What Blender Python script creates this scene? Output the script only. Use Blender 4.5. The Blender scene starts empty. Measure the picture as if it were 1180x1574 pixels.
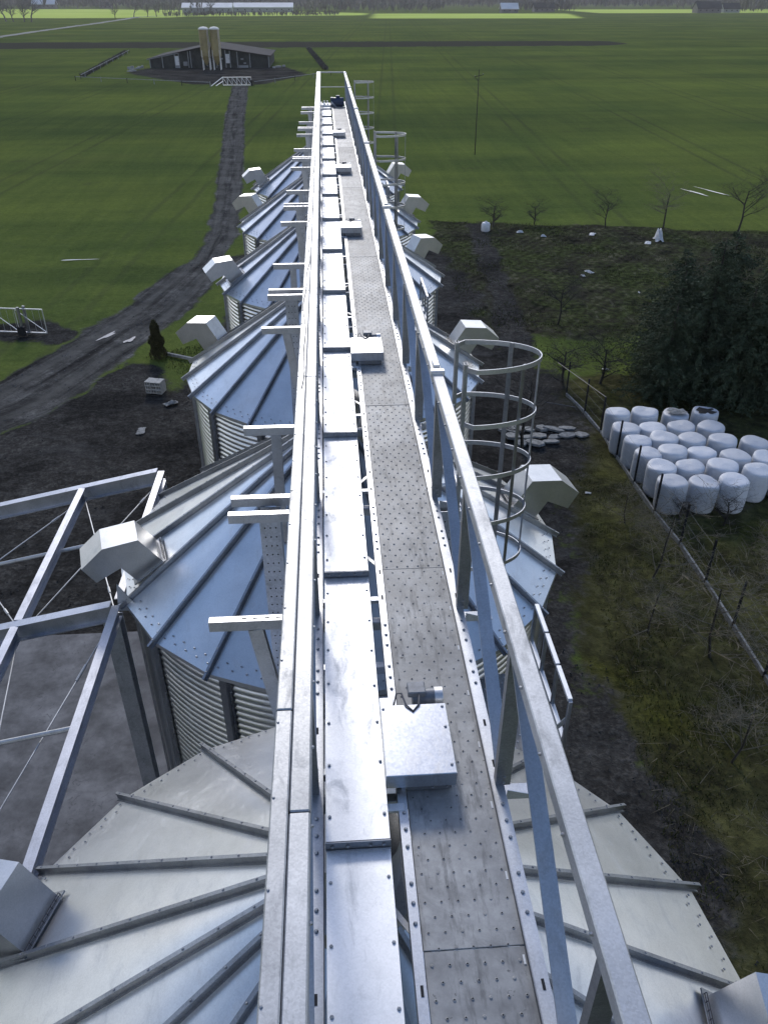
import bpy, math, random
import numpy as np
from mathutils import Vector, Matrix
R = math.radians
PI = math.pi
C = bpy.context.scene.collection
S = bpy.context.scene
rnd = random.Random(7)

# ------------------------------------------------------------------ camera
cam = bpy.data.cameras.new('camera')
co = bpy.data.objects.new('camera', cam)
C.objects.link(co)
co.location = (0, 0, 15)
co.rotation_euler = (R(90 - 32.76), 0, R(-3.75))
cam.sensor_fit = 'VERTICAL'
cam.sensor_height = 24
cam.lens = 24 * 1231 / 1574
cam.clip_start = 0.1
cam.clip_end = 20000
S.camera = co

# ------------------------------------------------------------------ light
CLOUD_SEED = 3.3
CLOUD_LOW, CLOUD_BASE, CLOUD_SUN = .42, 5.8, 5.5
SUN_EL, SUN_AZ = 31.0, -6.0            # azimuth from +Y, clockwise
W = bpy.data.worlds.new('World')
S.world = W
W.use_nodes = True
nt = W.node_tree
sky = nt.nodes.new('ShaderNodeTexSky')
sky.sky_type = 'NISHITA'
sky.sun_disc = False
sky.sun_elevation = R(SUN_EL)
sky.sun_rotation = R(SUN_AZ)
sky.altitude = 100
sky.air_density = 1.0
sky.dust_density = 0.8
sky.ozone_density = 3.0
bg = nt.nodes['Background']
bg.inputs[1].default_value = 0.14
# broken cumulus: white clouds crowding towards the horizon, blue gaps overhead
def wn(t, **k):
    n = nt.nodes.new(t)
    for a_, b_ in k.items():
        setattr(n, a_, b_)
    return n


def wm(op, a_, b_=0.0, c_=0.0):
    n = wn('ShaderNodeMath', operation=op)
    for i, v in enumerate((a_, b_, c_)):
        if hasattr(v, 'is_linked'):
            nt.links.new(v, n.inputs[i])
        else:
            n.inputs[i].default_value = v
    return n.outputs[0]


tc = wn('ShaderNodeTexCoord').outputs['Generated']
sp = wn('ShaderNodeSeparateXYZ')
nt.links.new(tc, sp.inputs[0])
zc = wm('MAXIMUM', sp.outputs[2], 0.0)
cb_ = wn('ShaderNodeCombineXYZ')
dz_ = wm('ADD', zc, .22)
nt.links.new(wm('DIVIDE', sp.outputs[0], dz_), cb_.inputs[0])
nt.links.new(wm('DIVIDE', sp.outputs[1], dz_), cb_.inputs[1])
cb_.inputs[2].default_value = CLOUD_SEED
cn = wn('ShaderNodeTexNoise')
cn.inputs['Scale'].default_value = 1.15
cn.inputs['Detail'].default_value = 7
cn.inputs['Roughness'].default_value = .55
nt.links.new(cb_.outputs[0], cn.inputs['Vector'])
cov = wm('ADD', cn.outputs['Fac'], wm('MULTIPLY', wm('POWER', wm('SUBTRACT', 1.0, zc), 4.0), CLOUD_LOW))
cr = wn('ShaderNodeMapRange', interpolation_type='SMOOTHSTEP')
cr.inputs[1].default_value = .60
cr.inputs[2].default_value = .76
nt.links.new(cov, cr.inputs[0])
sv_ = (math.sin(R(SUN_AZ)) * math.cos(R(SUN_EL)), math.cos(R(SUN_AZ)) * math.cos(R(SUN_EL)), math.sin(R(SUN_EL)))
dt = wn('ShaderNodeVectorMath', operation='DOT_PRODUCT')
nt.links.new(tc, dt.inputs[0])
dt.inputs[1].default_value = sv_
lit = wm('MULTIPLY_ADD', wm('POWER', wm('MAXIMUM', wm('MULTIPLY_ADD', dt.outputs['Value'], .5, .5), 0.0), 4.0), CLOUD_SUN, CLOUD_BASE)
cc = wn('ShaderNodeVectorMath', operation='SCALE')
cc.inputs[0].default_value = (1.0, .985, .97)
nt.links.new(lit, cc.inputs['Scale'])
tint = wn('ShaderNodeMix', data_type='RGBA', blend_type='MULTIPLY')
tint.inputs[0].default_value = 1.0
tint.inputs[7].default_value = (1.0, .98, 1.0, 1)
nt.links.new(sky.outputs[0], tint.inputs[6])
cm = wn('ShaderNodeMix', data_type='RGBA')
nt.links.new(cr.outputs[0], cm.inputs[0])
nt.links.new(tint.outputs[2], cm.inputs[6])
nt.links.new(cc.outputs[0], cm.inputs[7])
nt.links.new(cm.outputs[2], bg.inputs[0])
sd = bpy.data.lights.new('sun', 'SUN')
so = bpy.data.objects.new('sun', sd)
C.objects.link(so)
sd.energy = 1.15
sd.angle = R(10)
sd.color = (1.0, 0.96, 0.90)
e, a = R(SUN_EL), R(SUN_AZ)
sv = Vector((math.sin(a) * math.cos(e), math.cos(a) * math.cos(e), math.sin(e)))
so.rotation_euler = (-sv).to_track_quat('-Z', 'Y').to_euler()
so.location = (0, 0, 60)
S.view_settings.view_transform = 'Standard'
S.view_settings.look = 'None'
S.view_settings.gamma = 1
S.view_settings.exposure = 0.50
S.view_settings.use_curve_mapping = False


# ------------------------------------------------------------------ materials
class NT:
    """tiny node helper"""
    def __init__(s, name):
        s.m = bpy.data.materials.new(name)
        s.m.use_nodes = True
        s.t = s.m.node_tree
        s.b = s.t.nodes['Principled BSDF']
        s.n = s.t.nodes.new
        s.l = s.t.links.new

    def coord(s, kind='Object', scale=(1, 1, 1)):
        if kind == 'World':
            o = s.n('ShaderNodeNewGeometry').outputs['Position']
        else:
            o = s.n('ShaderNodeTexCoord').outputs[kind]
        if scale != (1, 1, 1):
            mp = s.n('ShaderNodeMapping')
            mp.inputs['Scale'].default_value = scale
            s.l(o, mp.inputs['Vector'])
            o = mp.outputs[0]
        return o

    def noise(s, co, scale, detail=4, rough=.55, dist=0):
        n = s.n('ShaderNodeTexNoise')
        n.inputs['Scale'].default_value = scale
        n.inputs['Detail'].default_value = detail
        n.inputs['Roughness'].default_value = rough
        n.inputs['Distortion'].default_value = dist
        s.l(co, n.inputs['Vector'])
        return n.outputs['Fac']

    def vor(s, co, scale, out='Color', feat='F1'):
        n = s.n('ShaderNodeTexVoronoi')
        n.feature = feat
        n.inputs['Scale'].default_value = scale
        s.l(co, n.inputs['Vector'])
        return n.outputs[out]

    def ramp(s, fac, *stops):
        n = s.n('ShaderNodeValToRGB')
        els = n.color_ramp.elements
        while len(els) < len(stops):
            els.new(.5)
        for e_, (p, c) in zip(els, stops):
            e_.position = p
            e_.color = (c, c, c, 1) if isinstance(c, (int, float)) else (*c, 1)
        s.l(fac, n.inputs[0])
        return n.outputs[0]

    def mix(s, fac, a_, b_, mode='MIX'):
        n = s.n('ShaderNodeMix')
        n.data_type = 'RGBA'
        n.blend_type = mode
        for k, v in ((0, fac), (6, a_), (7, b_)):
            if hasattr(v, 'links') or hasattr(v, 'is_linked'):
                s.l(v, n.inputs[k])
            elif k == 0:
                n.inputs[k].default_value = v
            else:
                n.inputs[k].default_value = (v, v, v, 1) if isinstance(v, (int, float)) else (*v, 1)
        return n.outputs[2]

    def math(s, op, a_, b_=0.0, c_=0.0):
        n = s.n('ShaderNodeMath')
        n.operation = op
        for k, v in enumerate((a_, b_, c_)):
            if hasattr(v, 'is_linked'):
                s.l(v, n.inputs[k])
            else:
                n.inputs[k].default_value = v
        return n.outputs[0]

    def bump(s, h, strength=.3, dist=.02):
        n = s.n('ShaderNodeBump')
        n.inputs['Strength'].default_value = strength
        n.inputs['Distance'].default_value = dist
        s.l(h, n.inputs['Height'])
        s.l(n.outputs[0], s.b.inputs['Normal'])

    def set(s, **k):
        for key, v in k.items():
            i = s.b.inputs[{'color': 'Base Color', 'rough': 'Roughness', 'metal': 'Metallic', 'spec': 'Specular IOR Level'}[key]]
            if hasattr(v, 'is_linked'):
                s.l(v, i)
            else:
                i.default_value = (*v, 1) if isinstance(v, tuple) else v
        return s.m


def rnd_val(h):
    return h.n('ShaderNodeObjectInfo').outputs['Random']


def galv(name, c0, c1, r0, r1, metal=1.0, spangle=45, dirt=.5, bump=.06, bscale=2.2, kind='World'):
    """galvanised steel: zinc spangle, cloudy tone, smudges"""
    h = NT(name)
    w = h.coord(kind)
    sp = h.vor(w, spangle)
    cl = h.noise(w, 3.1, 5, .6)
    big = h.noise(w, .9, 3, .5)
    f = h.math('ADD', h.math('MULTIPLY', cl, .75), h.math('MULTIPLY', h.n('ShaderNodeSeparateColor').outputs[0], 0))
    sc = h.n('ShaderNodeSeparateColor')
    h.l(sp, sc.inputs[0])
    f = h.math('ADD', h.math('MULTIPLY', cl, .8), h.math('MULTIPLY', sc.outputs[0], .2))
    col = h.ramp(f, (.3, c0), (.66, c1))
    # smudges: stretched dark scuffs
    sm = h.noise(h.coord(kind, (3.2, 1.1, 2.0)), 2.6, 8, .72, .6)
    smf = h.ramp(sm, (.53, 0.0), (.72, 1.0))
    col = h.mix(h.math('MULTIPLY', smf, dirt), col, tuple(x * .45 for x in c0))
    ov = h.math('MULTIPLY_ADD', rnd_val(h), .16, .92)
    mx = h.mix(1.0, col, ov, 'MULTIPLY')
    ro = h.math('ADD', h.math('MULTIPLY', big, r1 - r0), h.math('MULTIPLY', sc.outputs[1], .06))
    ro = h.math('ADD', ro, h.math('MULTIPLY_ADD', smf, .12, r0))
    if bump:
        h.bump(h.noise(w, bscale, 2, .4), bump, .03)
    return h.set(color=mx, rough=ro, metal=metal)


M = {}
M['cover'] = galv('cover_zinc', (.64, .65, .66), (.75, .755, .77), .44, .56, 1.0, 110, .38, .05, 4)
M['steel'] = galv('bright_zinc', (.44, .45, .47), (.58, .59, .61), .34, .50, 1, 120, .35, .03, 5)
M['chord'] = galv('chord_zinc', (.38, .385, .39), (.53, .535, .54), .42, .58, .9, 140, .5, .03, 5)
M['roof'] = galv('roof_zinc', (.64, .64, .635), (.76, .76, .755), .25, .38, .88, 110, .22, .05, 1.3)
M['rib'] = galv('rib_zinc', (.25, .258, .275), (.37, .38, .40), .34, .48, 1, 110, .3, .02, 5)
M['post_steel'] = galv('post_zinc', (.22, .226, .235), (.33, .338, .35), .36, .5, 1, 120, .3, .02, 5)
M['box'] = galv('box_zinc', (.58, .59, .61), (.72, .73, .75), .22, .34, 1, 90, .6, .03, 4)
M['frame'] = galv('frame_zinc', (.36, .37, .40), (.50, .51, .55), .38, .52, .9, 120, .4, .02, 5)
M['wall'] = galv('wall_zinc', (.60, .61, .63), (.74, .75, .77), .27, .36, 1, 160, .08, 0)
M['vent'] = galv('vent_zinc', (.50, .51, .51), (.62, .62, .62), .30, .42, 1, 110, .15, .05, 3)
M['column'] = galv('column_zinc', (.40, .42, .45), (.58, .60, .64), .36, .5, 1, 60, .5, .02, 5)


def deck_mat():
    h = NT('weathered_deck_zinc')
    w = h.coord('World')
    cl = h.noise(w, 6, 8, .7)
    big = h.noise(w, 1.3, 5, .65)
    col = h.ramp(h.math('ADD', h.math('MULTIPLY', cl, .5), h.math('MULTIPLY', big, .5)), (.36, (.20, .20, .20)), (.5, (.32, .32, .318)), (.64, (.47, .47, .465)))
    st = h.noise(h.coord('World', (6, 1.2, 1)), 3, 6, .7)
    col = h.mix(h.ramp(st, (.52, 0.0), (.70, .7)), col, (.10, .10, .10))
    col = h.mix(h.ramp(h.noise(w, 2.3, 9, .74, 1.0), (.52, 0.0), (.68, .42)), col, (.16, .16, .16))
    sp = h.noise(w, 22, 3, .6)
    col = h.mix(h.ramp(sp, (.68, 0.0), (.74, .7)), col, (.05, .05, .05))
    col = h.mix(1.0, col, h.math('MULTIPLY_ADD', rnd_val(h), .3, .85), 'MULTIPLY')
    h.bump(cl, .25, .004)
    return h.set(color=col, rough=h.math('MULTIPLY_ADD', cl, .30, .45), metal=.45)


M['deck'] = deck_mat()


def plain(name, c, rough=.7, metal=0.0, var=.2, scale=8, bump=.2):
    h = NT(name)
    w = h.coord('World')
    n = h.noise(w, scale, 6, .65)
    lo = tuple(x * (1 - var) for x in c)
    hi = tuple(min(1, x * (1 + var)) for x in c)
    col = h.ramp(n, (.32, lo), (.68, hi))
    if bump:
        h.bump(n, bump, .02)
    return h.set(color=col, rough=rough, metal=metal, spec=.5 if rough < .7 else .15)


M['bolt'] = plain('bolt_zinc', (.30, .31, .33), .4, 1, .2, 30, 0)
M['hole'] = plain('punched_hole_dark', (.035, .035, .037), .8)
M['motor'] = plain('motor_paint', (.03, .05, .10), .4, 0, .2, 20, 0)
M['motor_grey'] = plain('motor_grey_paint', (.20, .21, .23), .45, .3, .2, 20, 0)
M['cable'] = plain('cable_rubber', (.10, .10, .11), .6)
M['sticker'] = plain('sticker_white', (.75, .75, .74), .5, 0, .05, 10, 0)
M['mesh'] = plain('guard_wire', (.10, .10, .11), .5, .8, .2, 20, 0)
M['concrete'] = plain('concrete', (.13, .13, .128), .9, 0, .3, 3, .3)
M['block'] = plain('pale_block', (.42, .41, .38), .9, 0, .2, 9, .3)
M['stone'] = plain('pale_slab_stone', (.25, .25, .24), .9, 0, .45, 6, .4)
M['post_dark'] = plain('dark_post', (.022, .022, .024), .7)
M['wire'] = plain('fence_wire', (.16, .16, .16), .5, .6)
M['bark'] = plain('bark', (.062, .055, .046), .9, 0, .35, 9, .5)
M['twig'] = plain('twig_bark', (.17, .150, .11), .85, 0, .4, 5, .2)
M['twig_dark'] = plain('dark_twig_bark', (.055, .050, .045), .85, 0, .4, 5, .2)
M['needle'] = plain('spruce_needles', (.066, .084, .046), .8, 0, .5, 2.5, 0)
M['thuja'] = plain('thuja_foliage', (.085, .080, .040), .85, 0, .4, 6, 0)
M['pole'] = plain('weathered_pole_wood', (.05, .045, .04), .9)
M['barn_roof'] = plain('barn_roof_sheet', (.044, .042, .046), 1.0, 0, .25, .6, 0)
M['barn_wall'] = plain('barn_dark_boards', (.036, .041, .041), .85, 0, .4, .8, 0)
M['barn_white'] = plain('barn_white_trim', (.24, .25, .26), .7, 0, .15, 2, 0)
M['feed'] = plain('aged_cream_fibreglass', (.25, .20, .085), .55, 0, .3, .5, 0)
M['feed_cap'] = plain('pale_silo_cap', (.62, .60, .55), .6, 0, .15, 1, 0)
M['white'] = plain('white_paint', (.62, .63, .64), .5, 0, .1, 3, 0)
M['gatewhite'] = galv('gate_zinc', (.55, .57, .6), (.75, .76, .78), .35, .5, .8, 40, .2, 0)
M['scrap'] = plain('white_scrap_plastic', (.55, .55, .55), .6, 0, .2, 5, .2)
M['far_tree'] = plain('far_bare_wood', (.125, .115, .108), .9, 0, .35, .05, 0)
M['far_roof'] = plain('far_pale_roof', (.60, .60, .62), .6, 0, .1, .1, 0)
M['far_wall'] = plain('far_house_wall', (.16, .15, .145), .8, 0, .2, .2, 0)
M['far_dark_roof'] = plain('far_dark_roof', (.05, .045, .045), .8, 0, .2, .2, 0)
M['hedge'] = plain('dark_hedge_twigs', (.085, .080, .072), .9, 0, .4, 1, .3)


def bale_mat():
    h = NT('bale_stretch_film')
    w = h.coord('World')
    z = h.n('ShaderNodeSeparateXYZ')
    h.l(h.coord('Object'), z.inputs[0])
    n = h.noise(h.coord('Object', (1, 1, 5)), 3.0, 6, .6)
    n2 = h.noise(w, 2.2, 5, .6)
    col = h.ramp(n, (.3, (.60, .615, .64)), (.7, (.68, .685, .71)))
    col = h.mix(h.ramp(n2, (.5, 0.0), (.75, .45)), col, (.50, .51, .54))
    col = h.mix(1.0, col, h.math('MULTIPLY_ADD', rnd_val(h), .25, .82), 'MULTIPLY')
    h.bump(h.math('ADD', h.noise(h.coord('Object', (1.5, 1.5, 7)), 3.5, 5, .6), h.noise(h.coord('Object', (6, 6, 1.2)), 2.6, 5, .65, .8)), .55, .022)
    return h.set(color=col, rough=.5)


M['bale'] = bale_mat()


def terrain_mat():
    h = NT('terrain')
    w = h.coord('World')
    A = h.n('ShaderNodeAttribute')
    A.attribute_name = 'mask_a'
    B = h.n('ShaderNodeAttribute')
    B.attribute_name = 'mask_b'
    sa = h.n('ShaderNodeSeparateColor')
    sb = h.n('ShaderNodeSeparateColor')
    h.l(A.outputs['Color'], sa.inputs[0])
    h.l(B.outputs['Color'], sb.inputs[0])
    n1 = h.noise(w, .55, 7, .62)
    n2 = h.noise(w, 2.6, 6, .65)
    n3 = h.noise(w, 9.0, 5, .65)
    nfar = h.noise(w, .035, 6, .6)
    edge = h.math('MULTIPLY_ADD', h.math('ADD', h.math('MULTIPLY', n1, .55), h.math('MULTIPLY', n2, .45)), 1.1, -.55)

    def soft(m, lo=.42, hi=.58, k=1.0):
        return h.ramp(h.math('ADD', m, h.math('MULTIPLY', edge, k)), (lo, 0.0), (hi, 1.0))
    # crop field
    f = h.math('ADD', h.math('MULTIPLY', n2, .5), h.math('MULTIPLY', n3, .5))
    grass = h.ramp(f, (.32, (.058, .076, .027)), (.5, (.079, .104, .035)), (.70, (.108, .138, .046)))
    big = h.ramp(nfar, (.32, (.74, .80, .84)), (.68, (1.26, 1.18, 1.0)))
    stk = h.noise(h.coord('World', (.9, .045, 1)), 1.0, 7, .7, .3)
    stk2 = h.noise(h.coord('World', (.10, .6, 1)), .55, 6, .7, .4)
    big = h.mix(1.0, big, h.ramp(h.math('ADD', h.math('MULTIPLY', stk, .5), h.math('MULTIPLY', stk2, .5)), (.36, (.80, .82, .85)), (.64, (1.16, 1.13, 1.06))), 'MULTIPLY')
    grass = h.mix(1.0, grass, big, 'MULTIPLY')
    # drill rows and tramlines
    mp = h.n('ShaderNodeMapping')
    mp.inputs['Rotation'].default_value = (0, 0, R(4))
    h.l(w, mp.inputs['Vector'])
    sx = h.n('ShaderNodeSeparateXYZ')
    h.l(mp.outputs[0], sx.inputs[0])
    xw = h.math('ADD', sx.outputs[0], h.math('MULTIPLY', n1, .5))
    t = h.math('ABSOLUTE', h.math('SUBTRACT', h.math('ABSOLUTE', h.math('SUBTRACT', h.math('PINGPONG', xw, 9.0), 0.0)), 1.2))
    tram = h.math('MULTIPLY', h.ramp(t, (.12, 1.0), (.34, 0.0)), h.ramp(nfar, (.36, .12), (.6, .5)))
    grass = h.mix(tram, grass, (.045, .050, .030))
    grass = h.mix(1.0, grass, h.ramp(h.noise(h.coord('World', (.10, 1, 1)), .045, 5, .6, .6), (.36, (.78, .80, .85)), (.64, (1.18, 1.15, 1.02))), 'MULTIPLY')
    # bare damp patches in the crop
    grass = h.mix(h.ramp(h.noise(w, .16, 8, .7), (.60, 0.0), (.72, .55)), grass, (.050, .052, .034))
    hol = h.noise(h.coord('World', (.5, 1, 1)), .022, 7, .68, .8)
    grass = h.mix(h.ramp(hol, (.56, 0.0), (.70, .65)), grass, (.080, .088, .034))
    grass = h.mix(h.ramp(hol, (.30, .5), (.42, 0.0)), grass, (.040, .058, .020))
    # far fields caught by the sun, sunlight painted as a paler yellow-green
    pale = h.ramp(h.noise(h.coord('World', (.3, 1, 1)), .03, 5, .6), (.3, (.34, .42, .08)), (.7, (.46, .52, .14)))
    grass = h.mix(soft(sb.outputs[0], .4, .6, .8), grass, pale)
    # ploughed strip
    plough = h.ramp(n2, (.3, (.030, .029, .024)), (.7, (.052, .050, .042)))
    grass = h.mix(soft(sb.outputs[1], .4, .6, .7), grass, plough)
    # garden scrub
    n0 = h.noise(w, .16, 8, .68, .6)
    gcol = h.ramp(h.math('ADD', h.math('MULTIPLY', n1, .55), h.math('MULTIPLY', n2, .45)), (.40, (.012, .012, .010)), (.47, (.034, .031, .025)), (.54, (.036, .040, .020)), (.61, (.092, .083, .062)))
    gcol = h.mix(h.ramp(n0, (.44, 0.0), (.58, .75)), gcol, h.ramp(n2, (.40, (.014, .019, .009)), (.60, (.060, .074, .026))))
    gcol = h.mix(h.ramp(h.noise(h.coord('World', (1, .35, 1)), 1.7, 8, .75, .8), (.56, 0.0), (.70, .6)), gcol, (.125, .115, .092))
    rw = h.n('ShaderNodeTexWave')
    rw.inputs['Scale'].default_value = .55
    rw.inputs['Distortion'].default_value = 2.5
    rw.inputs['Detail'].default_value = 3
    rm_ = h.n('ShaderNodeMapping')
    rm_.inputs['Rotation'].default_value = (0, 0, R(38))
    h.l(w, rm_.inputs['Vector'])
    h.l(rm_.outputs[0], rw.inputs['Vector'])
    gcol = h.mix(1.0, gcol, h.ramp(rw.outputs['Fac'], (.1, .86), (.8, 1.1)), 'MULTIPLY')
    out = h.mix(soft(sa.outputs[2]), grass, gcol)
    # moss and rank grass strip
    mcol = h.ramp(h.math('ADD', h.math('MULTIPLY', n1, .5), h.math('MULTIPLY', n2, .5)), (.38, (.022, .021, .013)), (.5, (.048, .047, .022)), (.62, (.092, .090, .038)))
    mcol = h.mix(h.ramp(h.noise(w, .22, 6, .6, .5), (.54, 0.0), (.68, .6)), mcol, h.ramp(n2, (.36, (.034, .036, .008)), (.64, (.095, .098, .016))))
    mcol = h.mix(h.ramp(h.noise(h.coord('World', (1, .5, 1)), 2.4, 8, .75, .8), (.58, 0.0), (.70, .5)), mcol, (.085, .076, .052))
    out = h.mix(soft(sb.outputs[2]), out, mcol)
    # dark damp soil
    scol = h.ramp(h.math('ADD', h.math('MULTIPLY', n2, .5), h.math('MULTIPLY', n3, .5)), (.36, (.0175, .0166, .0160)), (.5, (.0320, .0305, .0296)), (.64, (.066, .0635, .0615)))
    wet = h.ramp(h.noise(w, .25, 5, .6), (.38, (.62, .62, .64)), (.65, (1.5, 1.48, 1.48)))
    scol = h.mix(1.0, scol, wet, 'MULTIPLY')
    scol = h.mix(h.ramp(h.noise(h.coord('World', (.35, .7, 1)), 1.0, 8, .72, .6), (.54, 0.0), (.68, .6)), scol, (.062, .061, .063))
    out = h.mix(soft(sa.outputs[0]), out, scol)
    # track gravel
    ur = h.n('ShaderNodeAttribute')
    ur.attribute_name = 'rut'
    tcol = h.ramp(h.math('ADD', h.math('MULTIPLY', n1, .5), h.math('ADD', h.math('MULTIPLY', n2, .25), h.math('MULTIPLY', n3, .25))), (.36, (.026, .025, .025)), (.5, (.058, .056, .0555)), (.64, (.125, .122, .120)))
    al = h.n('ShaderNodeAttribute')
    al.attribute_name = 'along'
    sk = h.noise(al.outputs['Vector'], 2.4, 7, .68, .5)
    tcol = h.mix(1.0, tcol, h.ramp(sk, (.36, (.45, .45, .46)), (.64, (1.5, 1.49, 1.49))), 'MULTIPLY')
    tcol = h.mix(h.math('MULTIPLY', ur.outputs['Fac'], h.ramp(n1, (.3, .35), (.6, 1.0))), tcol, (.094, .091, .088))
    out = h.mix(soft(sa.outputs[1], .40, .60, .8), out, tcol)
    out = h.mix(1.0, out, (1.24, 1.24, 1.16), 'MULTIPLY')
    hh = h.math('ADD', h.math('MULTIPLY', n2, .6), h.math('MULTIPLY', n3, .4))
    h.bump(hh, .75, .14)
    return h.set(color=out, rough=1.0, spec=.0)


M['terrain'] = terrain_mat()


def slab_mat():
    h = NT('worn_concrete_floor')
    w = h.coord('World')
    n = h.noise(w, 1.2, 8, .68)
    col = h.ramp(n, (.34, (.080, .079, .080)), (.5, (.138, .136, .138)), (.66, (.215, .212, .213)))
    st = h.noise(h.coord('World', (.8, 1.3, 1)), 1.1, 8, .72, .8)
    col = h.mix(h.ramp(st, (.54, 0.0), (.72, .6)), col, (.045, .045, .047))
    big = h.noise(w, .35, 5, .6)
    col = h.mix(1.0, col, h.ramp(big, (.35, .72), (.65, 1.2)), 'MULTIPLY')
    v = h.noise(w, 4.0, 3, .5, 2.5)
    col = h.mix(h.math('MULTIPLY', h.ramp(v, (.60, 0.0), (.66, .6)), h.ramp(big, (.45, 0.0), (.6, 1.0))), col, (.045, .045, .047))
    h.bump(n, .3, .02)
    return h.set(color=col, rough=.85)


M['slab'] = slab_mat()


def water_mat():
    h = NT('puddle_water')
    return h.set(color=(.02, .02, .02), rough=.06, spec=.8)


M['water'] = water_mat()


# ------------------------------------------------------------------ mesh builder
class MB:
    def __init__(s):
        s.v = []
        s.f = []
        s.uvs = None

    def add(s, vs, fs):
        o = len(s.v)
        s.v.extend([tuple(v) for v in vs])
        s.f.extend([tuple(i + o for i in f) for f in fs])
        return s

    def box(s, x0, x1, y0, y1, z0, z1):
        v = [(x, y, z) for z in (z0, z1) for y in (y0, y1) for x in (x0, x1)]
        return s.add(v, [(0, 2, 3, 1), (4, 5, 7, 6), (0, 1, 5, 4), (2, 6, 7, 3), (0, 4, 6, 2), (1, 3, 7, 5)])

    def cbox(s, x0, x1, y0, y1, z0, z1, c=.006):
        """box with chamfered edges"""
        bv = []
        idx = {}
        X, Y, Z = (x0, x1), (y0, y1), (z0, z1)
        for i in (0, 1):
            for j in (0, 1):
                for k in (0, 1):
                    sx, sy, sz = (1, -1)[i], (1, -1)[j], (1, -1)[k]
                    for ax in range(3):
                        p = [X[i] + sx * c, Y[j] + sy * c, Z[k] + sz * c]
                        p[ax] = (X[i], Y[j], Z[k])[ax]
                        idx[(i, j, k, ax)] = len(bv)
                        bv.append(p)
        fs = []
        g = lambda i, j, k, ax: idx[(i, j, k, ax)]
        for q in (0, 1):
            fx = [g(q, 0, 0, 0), g(q, 1, 0, 0), g(q, 1, 1, 0), g(q, 0, 1, 0)]
            fy = [g(0, q, 0, 1), g(0, q, 1, 1), g(1, q, 1, 1), g(1, q, 0, 1)]
            fz = [g(0, 0, q, 2), g(1, 0, q, 2), g(1, 1, q, 2), g(0, 1, q, 2)]
            for f in (fx, fy, fz):
                fs.append(f if q else f[::-1])
        for p in (0, 1):
            for q in (0, 1):
                fl = p == q
                e1 = [g(0, p, q, 1), g(1, p, q, 1), g(1, p, q, 2), g(0, p, q, 2)]
                e2 = [g(p, 0, q, 2), g(p, 1, q, 2), g(p, 1, q, 0), g(p, 0, q, 0)]
                e3 = [g(p, q, 0, 0), g(p, q, 1, 0), g(p, q, 1, 1), g(p, q, 0, 1)]
                for f in (e1, e2, e3):
                    fs.append(f if fl else f[::-1])
        for i in (0, 1):
            for j in (0, 1):
                for k in (0, 1):
                    f = [g(i, j, k, 0), g(i, j, k, 1), g(i, j, k, 2)]
                    fs.append(f if (i + j + k) % 2 else f[::-1])
        return s.add(bv, fs)

    def ext(s, p0, p1, sec, up=(0, 0, 1)):
        """extrude a 2d section (side, up) from p0 to p1"""
        p0, p1, up = Vector(p0), Vector(p1), Vector(up)
        d = (p1 - p0).normalized()
        sd_ = d.cross(up)
        if sd_.length < 1e-4:
            sd_ = d.cross(Vector((0, 1, 0)))
        sd_.normalize()
        u = sd_.cross(d)
        n = len(sec)
        v = [p0 + sd_ * a_ + u * b_ for a_, b_ in sec] + [p1 + sd_ * a_ + u * b_ for a_, b_ in sec]
        f = [(i, (i + 1) % n, n + (i + 1) % n, n + i) for i in range(n)]
        f += [tuple(range(n - 1, -1, -1)), tuple(range(n, 2 * n))]
        return s.add(v, f)

    def beam(s, p0, p1, w, h, c=0.0, up=(0, 0, 1)):
        w, h = w / 2, h / 2
        if c:
            sec = [(-w + c, -h), (w - c, -h), (w, -h + c), (w, h - c), (w - c, h), (-w + c, h), (-w, h - c), (-w, -h + c)]
        else:
            sec = [(-w, -h), (w, -h), (w, h), (-w, h)]
        return s.ext(p0, p1, sec, up)

    def ibeam(s, p0, p1, w, h, t=.012, up=(0, 0, 1)):
        w, h, q = w / 2, h / 2, t / 2
        sec = [(-w, -h), (w, -h), (w, -h + t), (q, -h + t), (q, h - t), (w, h - t), (w, h), (-w, h), (-w, h - t), (-q, h - t), (-q, -h + t), (-w, -h + t)]
        return s.ext(p0, p1, sec, up)

    def chan(s, p0, p1, w, h, t=.006, flip=1, up=(0, 0, 1)):
        """C channel, web on the left (flip=1) or right (flip=-1)"""
        w, h = w / 2, h / 2
        sec = [(-w, -h), (w, -h), (w, -h + t), (-w + t, -h + t), (-w + t, h - t), (w, h - t), (w, h), (-w, h)]
        if flip < 0:
            sec = [(-a_, b_) for a_, b_ in sec][::-1]
        return s.ext(p0, p1, sec, up)

    def tube(s, pts, rs, n=6, cap=True):
        pts = [Vector(p) for p in pts]
        if not hasattr(rs, '__len__'):
            rs = [rs] * len(pts)
        vs, fs = [], []
        for i, p in enumerate(pts):
            d = (pts[min(i + 1, len(pts) - 1)] - pts[max(i - 1, 0)]).normalized()
            a_ = d.cross(Vector((0, 0, 1)) if abs(d.z) < .9 else Vector((0, 1, 0))).normalized()
            b_ = a_.cross(d)
            for k in range(n):
                t = 2 * PI * k / n
                vs.append(p + (a_ * math.cos(t) + b_ * math.sin(t)) * rs[i])
        for i in range(len(pts) - 1):
            for k in range(n):
                fs.append((i * n + k, i * n + (k + 1) % n, (i + 1) * n + (k + 1) % n, (i + 1) * n + k))
        if cap:
            fs += [tuple(range(n - 1, -1, -1)), tuple(range((len(pts) - 1) * n, len(pts) * n))]
        return s.add(vs, fs)

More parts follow.
